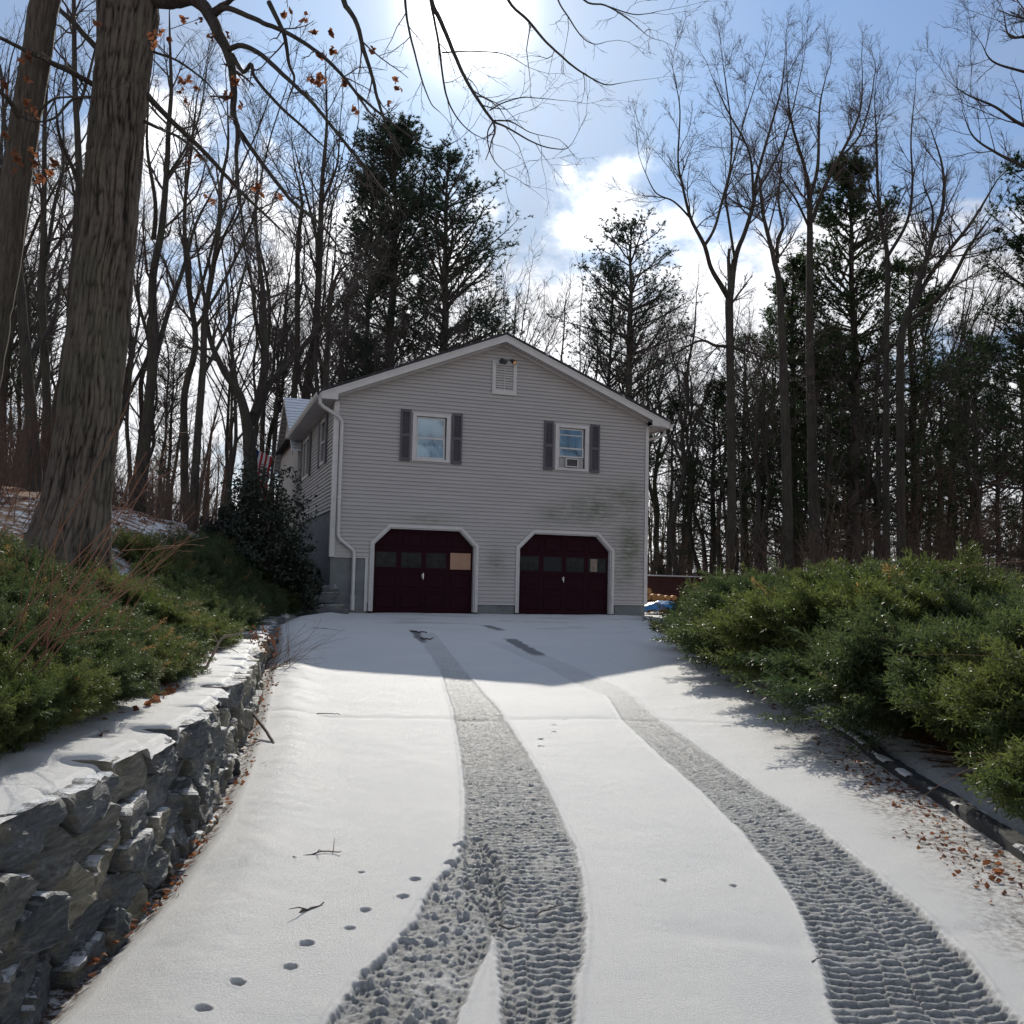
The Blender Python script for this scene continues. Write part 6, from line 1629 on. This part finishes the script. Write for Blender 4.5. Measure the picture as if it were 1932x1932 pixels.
def shrubs():
    c = at(497, 1030, 23.5); c[2] = hz(c[0], c[1])-.15
    broadleaf('big dark broadleaf shrub standing against the left side of the house', c, (1.22, 1.15, 3.3), 20000, 90, 51)
    c = at(572, 990, 23.6); c[2] = hz(c[0], c[1])
    broadleaf('small leafy shrub between the big dark one and the house wall', c, (.55, .6, 1.75), 2600, 30, 52, .09)
    c = at(430, 985, 24.5); c[2] = hz(c[0], c[1])-.1
    broadleaf('low rounded broadleaf shrub left of the big dark one', c, (.8, .8, 1.0), 3500, 36, 53)
    rng = rs(61)
    def canes(label, P, D, L, r, mat, kids=4, name='bare_shrub', trop=(0, 0, -.05), wob=.06, hang=None):
        n = len(P); c = P.mean(0); G = grow(P-c, D, L, np.full(n, r), 9, wob, trop, rng, .7)
        p, d, l, rr = spawn(G, kids, .25, .55, .30, .6, rng); G2 = grow(p, d, l, np.clip(rr, r*.35, r), 4, .10, (0, 0, .02), rng, .5)
        o = obj(name, segs_mesh(name, [(G[0], G[1], 5), (G2[0], G2[1], 3)], M[mat]), label=label, cat='shrub'); o.location = tuple(c)
    # arching canes at the left edge
    n = 20; b = ground_pt(-40, 1330); P = b+rng.normal(0, .16, (n, 3))*A([1, 1, 0]); D = norm(np.stack([rng.normal(.35, .30, n), rng.normal(.25, .3, n), np.ones(n)], 1))
    canes('arching reddish brown canes rising in front of the oak foot at the left edge', P, D, rng.uniform(.8, 1.9, n), .0055, 'cane', 4, trop=(.01, .0, -.02))
    n = 12; b = ground_pt(60, 1240); P = b+rng.normal(0, .25, (n, 3))*A([1, 1, 0]); D = norm(np.stack([rng.normal(.1, .4, n), rng.normal(.0, .3, n), np.ones(n)], 1))
    canes('second clump of thin brown canes between the juniper and the oak trunk', P, D, rng.uniform(.6, 1.3, n), .0045, 'cane', 4)
    # vine canes over the right juniper
    n = 16; P = np.stack([rng.uniform(4.0, 4.9, n), rng.uniform(5.0, 6.6, n), rng.uniform(-.9, -.2, n)], 1); D = norm(np.stack([-np.abs(rng.normal(.7, .3, n)), rng.normal(-.3, .35, n), rng.normal(.45, .3, n)], 1))
    canes('long bare brown vine canes arching over the juniper at the right edge', P, D, rng.uniform(.8, 2.0, n), .0042, 'cane', 2, 'vine_canes', (.0, .0, -.09), .05)
    # dry stalks at the far end of the wall
    n = 26; b = ground_pt(522, 1262); P = b+rng.normal(0, .22, (n, 3))*A([.6, 2.2, 0]); D = norm(np.stack([np.abs(rng.normal(.75, .35, n)), rng.normal(-.1, .3, n), rng.uniform(.3, 1.2, n)], 1))
    canes('dry brown stalks leaning from the wall foot over the shaded snow', P, D, rng.uniform(.35, 1.1, n), .0045, 'brush', 3)
    # brown ferns drooping over the wall
    c = at(495, 1185, 11.3); LP = []
    for (u, v) in ((472, 1185), (482, 1180), (494, 1190), (505, 1182), (515, 1196), (522, 1186), (500, 1205), (518, 1210)):
        q = at(u, v, 11.2+rng.uniform(-.2, .4))-c
        for k in range(15): LP.append(q+A([rng.normal(0, .025), rng.normal(0, .05), -k*.013+rng.normal(0, .01)]))
    V, F, F3 = leaf_quads(A(LP), .045, rng, 1.6); o = obj('dead_fern', mesh_of('dead_fern', V, [F, F3], {'tint': np.repeat(rng.rand(len(LP))*.12, 7)}, False, M['deadleaf']), label='clump of rust coloured dead fern fronds hanging over the wall top', cat='fern'); o.location = tuple(c)
    # sticks and twigs lying about
    def stick(label, pts, r, mat='twig', fork=0, name='fallen_twig', h=.012, leaf=0):
        G = A([ground_pt(u, v)+A([0, 0, h+(q if False else 0)]) for (u, v) in pts]); c = G.mean(0); b = MB()
        Pn, rr = smooth_line(G-c, np.linspace(r, r*.45, len(G)), 4); Pn = Pn+rng.normal(0, r*.5, Pn.shape); V_, Q = tubes(Pn[:, None], rr[:, None], 6); b.add(V_, Q)
        for k in range(fork):
            i = rng.randint(1, len(Pn)-1); d = norm(A([rng.normal(), rng.normal(), abs(rng.normal(0, .3))])); e = Pn[i]+d*rng.uniform(.06, .18)
            V_, Q = tubes(A([Pn[i], (Pn[i]+e)/2+A([0, 0, .01]), e])[:, None], A([r*.5, r*.4, r*.25])[:, None], 5); b.add(V_, Q)
        o = obj(name, b.mesh(name, M[mat], True), label=label, cat='twig'); o.location = tuple(c); return o
    stick('short dark twig with red tip lying on open snow left of the tracks', [(535, 1624), (580, 1618), (612, 1610), (645, 1612)], .006, fork=4)
    stick('frayed dark stick pointing to the upper right on the near snow', [(547, 1734), (580, 1722), (612, 1709)], .0075, fork=1)
    stick('small branch across the left wheel track near the bottom', [(1008, 1732), (1040, 1718), (1062, 1712)], .004, fork=1)
    stick('twig pressed into the slush of the left wheel track', [(940, 1752), (965, 1755), (985, 1749)], .005)
    stick('thin curved twig right of the wheel track near the bottom', [(1532, 1820), (1545, 1812), (1564, 1813)], .003)
    stick('straight thin twig lying across the sunny snow left of the track', [(598, 1349), (620, 1348), (642, 1350)], .006)
    stick('forked twig tangle with red leaf stems near the wall foot', [(510, 1440), (522, 1452), (515, 1470)], .004, 'redtwig', 4)
    stick('branched twig lying beside the prop stick', [(490, 1402), (530, 1408), (575, 1408)], .007, fork=6)
    stick('pale hooked twig on the shaded snow by the garage', [(560, 1190), (600, 1186), (640, 1190)], .006, fork=3)
    # stick propped on the wall
    a = ground_pt(523, 1416); b_ = at(458, 1322, float(a[1])+1.1); c = (a+b_)/2
    Pn, rr = smooth_line(A([b_-c, (a-c)*.1+A([.02, 0, 0]), a-c]), [.009, .014, .012], 5); bb = MB(); V_, Q = tubes((Pn+rng.normal(0, .004, Pn.shape))[:, None], rr[:, None], 7); bb.add(V_, Q)
    o = obj('fallen_branch', bb.mesh('fallen_branch', M['twig'], True), label='dark straight stick propped against the stone wall', cat='branch'); o.location = tuple(c)
    # bleached driftwood-like branch standing on the wall top
    G = [at(388, 1262, 8.2), at(402, 1235, 8.3), at(418, 1205, 8.4), at(440, 1198, 8.4), at(462, 1192, 8.4)]; c = A(G).mean(0); Pn, rr = smooth_line(A(G)-c, [.012, .012, .011, .009, .005], 5); bb = MB(); V_, Q = tubes(Pn[:, None], rr[:, None], 8); bb.add(V_, Q)
    for (p, q) in (((404, 1232), (360, 1222)), ((412, 1214), (395, 1195)), ((408, 1222), (450, 1232))):
        s = at(*p, 8.3)-c; e = at(*q, 8.25)-c; V_, Q = tubes(A([s, (s+e)/2+A([0, 0, .03]), e])[:, None], A([.006, .005, .002])[:, None], 6); bb.add(V_, Q)
    o = obj('fallen_branch', bb.mesh('fallen_branch', M['oldwood'], True), label='bleached bent branch standing on top of the stone wall', cat='branch'); o.location = tuple(c)
    # short log on the snow behind the capstones
    a = ground_pt(105, 1425); b_ = ground_pt(160, 1433); c = (a+b_)/2; bb = MB(); bb.tube([a-c+A([0, 0, .03]), b_-c+A([0, 0, .03])], .022, 10); o = obj('fallen_branch', bb.mesh('fallen_branch', M['twig']), label='short dark branch stub in the snow behind the near capstones', cat='branch'); o.location = tuple(c)
    # pair of dark sticks in the shaded track near the garage
    stick('dark stick lying in the shaded left track near the garage', [(775, 1192), (795, 1194), (812, 1193)], .018)
    stick('shorter dark stick just below the other one in the shaded track', [(796, 1205), (808, 1207), (818, 1204)], .016)
    # logs in the left woods
    for (p, q, lab) in (((592, 985), (735, 1012), 'long fallen log lying at the wood edge right of the big oak'), ((830, 1020), (1010, 1060), 'fallen log half buried in snow left of the dark shrub')):
        a = ground_pt(*U5(p)); b_ = ground_pt(*U5(q)); c = (a+b_)/2
        bb = MB(); bb.tube([a-c+A([0, 0, .12]), A([0, 0, .14]), b_-c+A([0, 0, .12])], [.14, .13, .11], 12); o = obj('fallen_log', bb.mesh('fallen_log', M['bark'], True), label=lab, cat='log'); o.location = tuple(c)
shrubs()
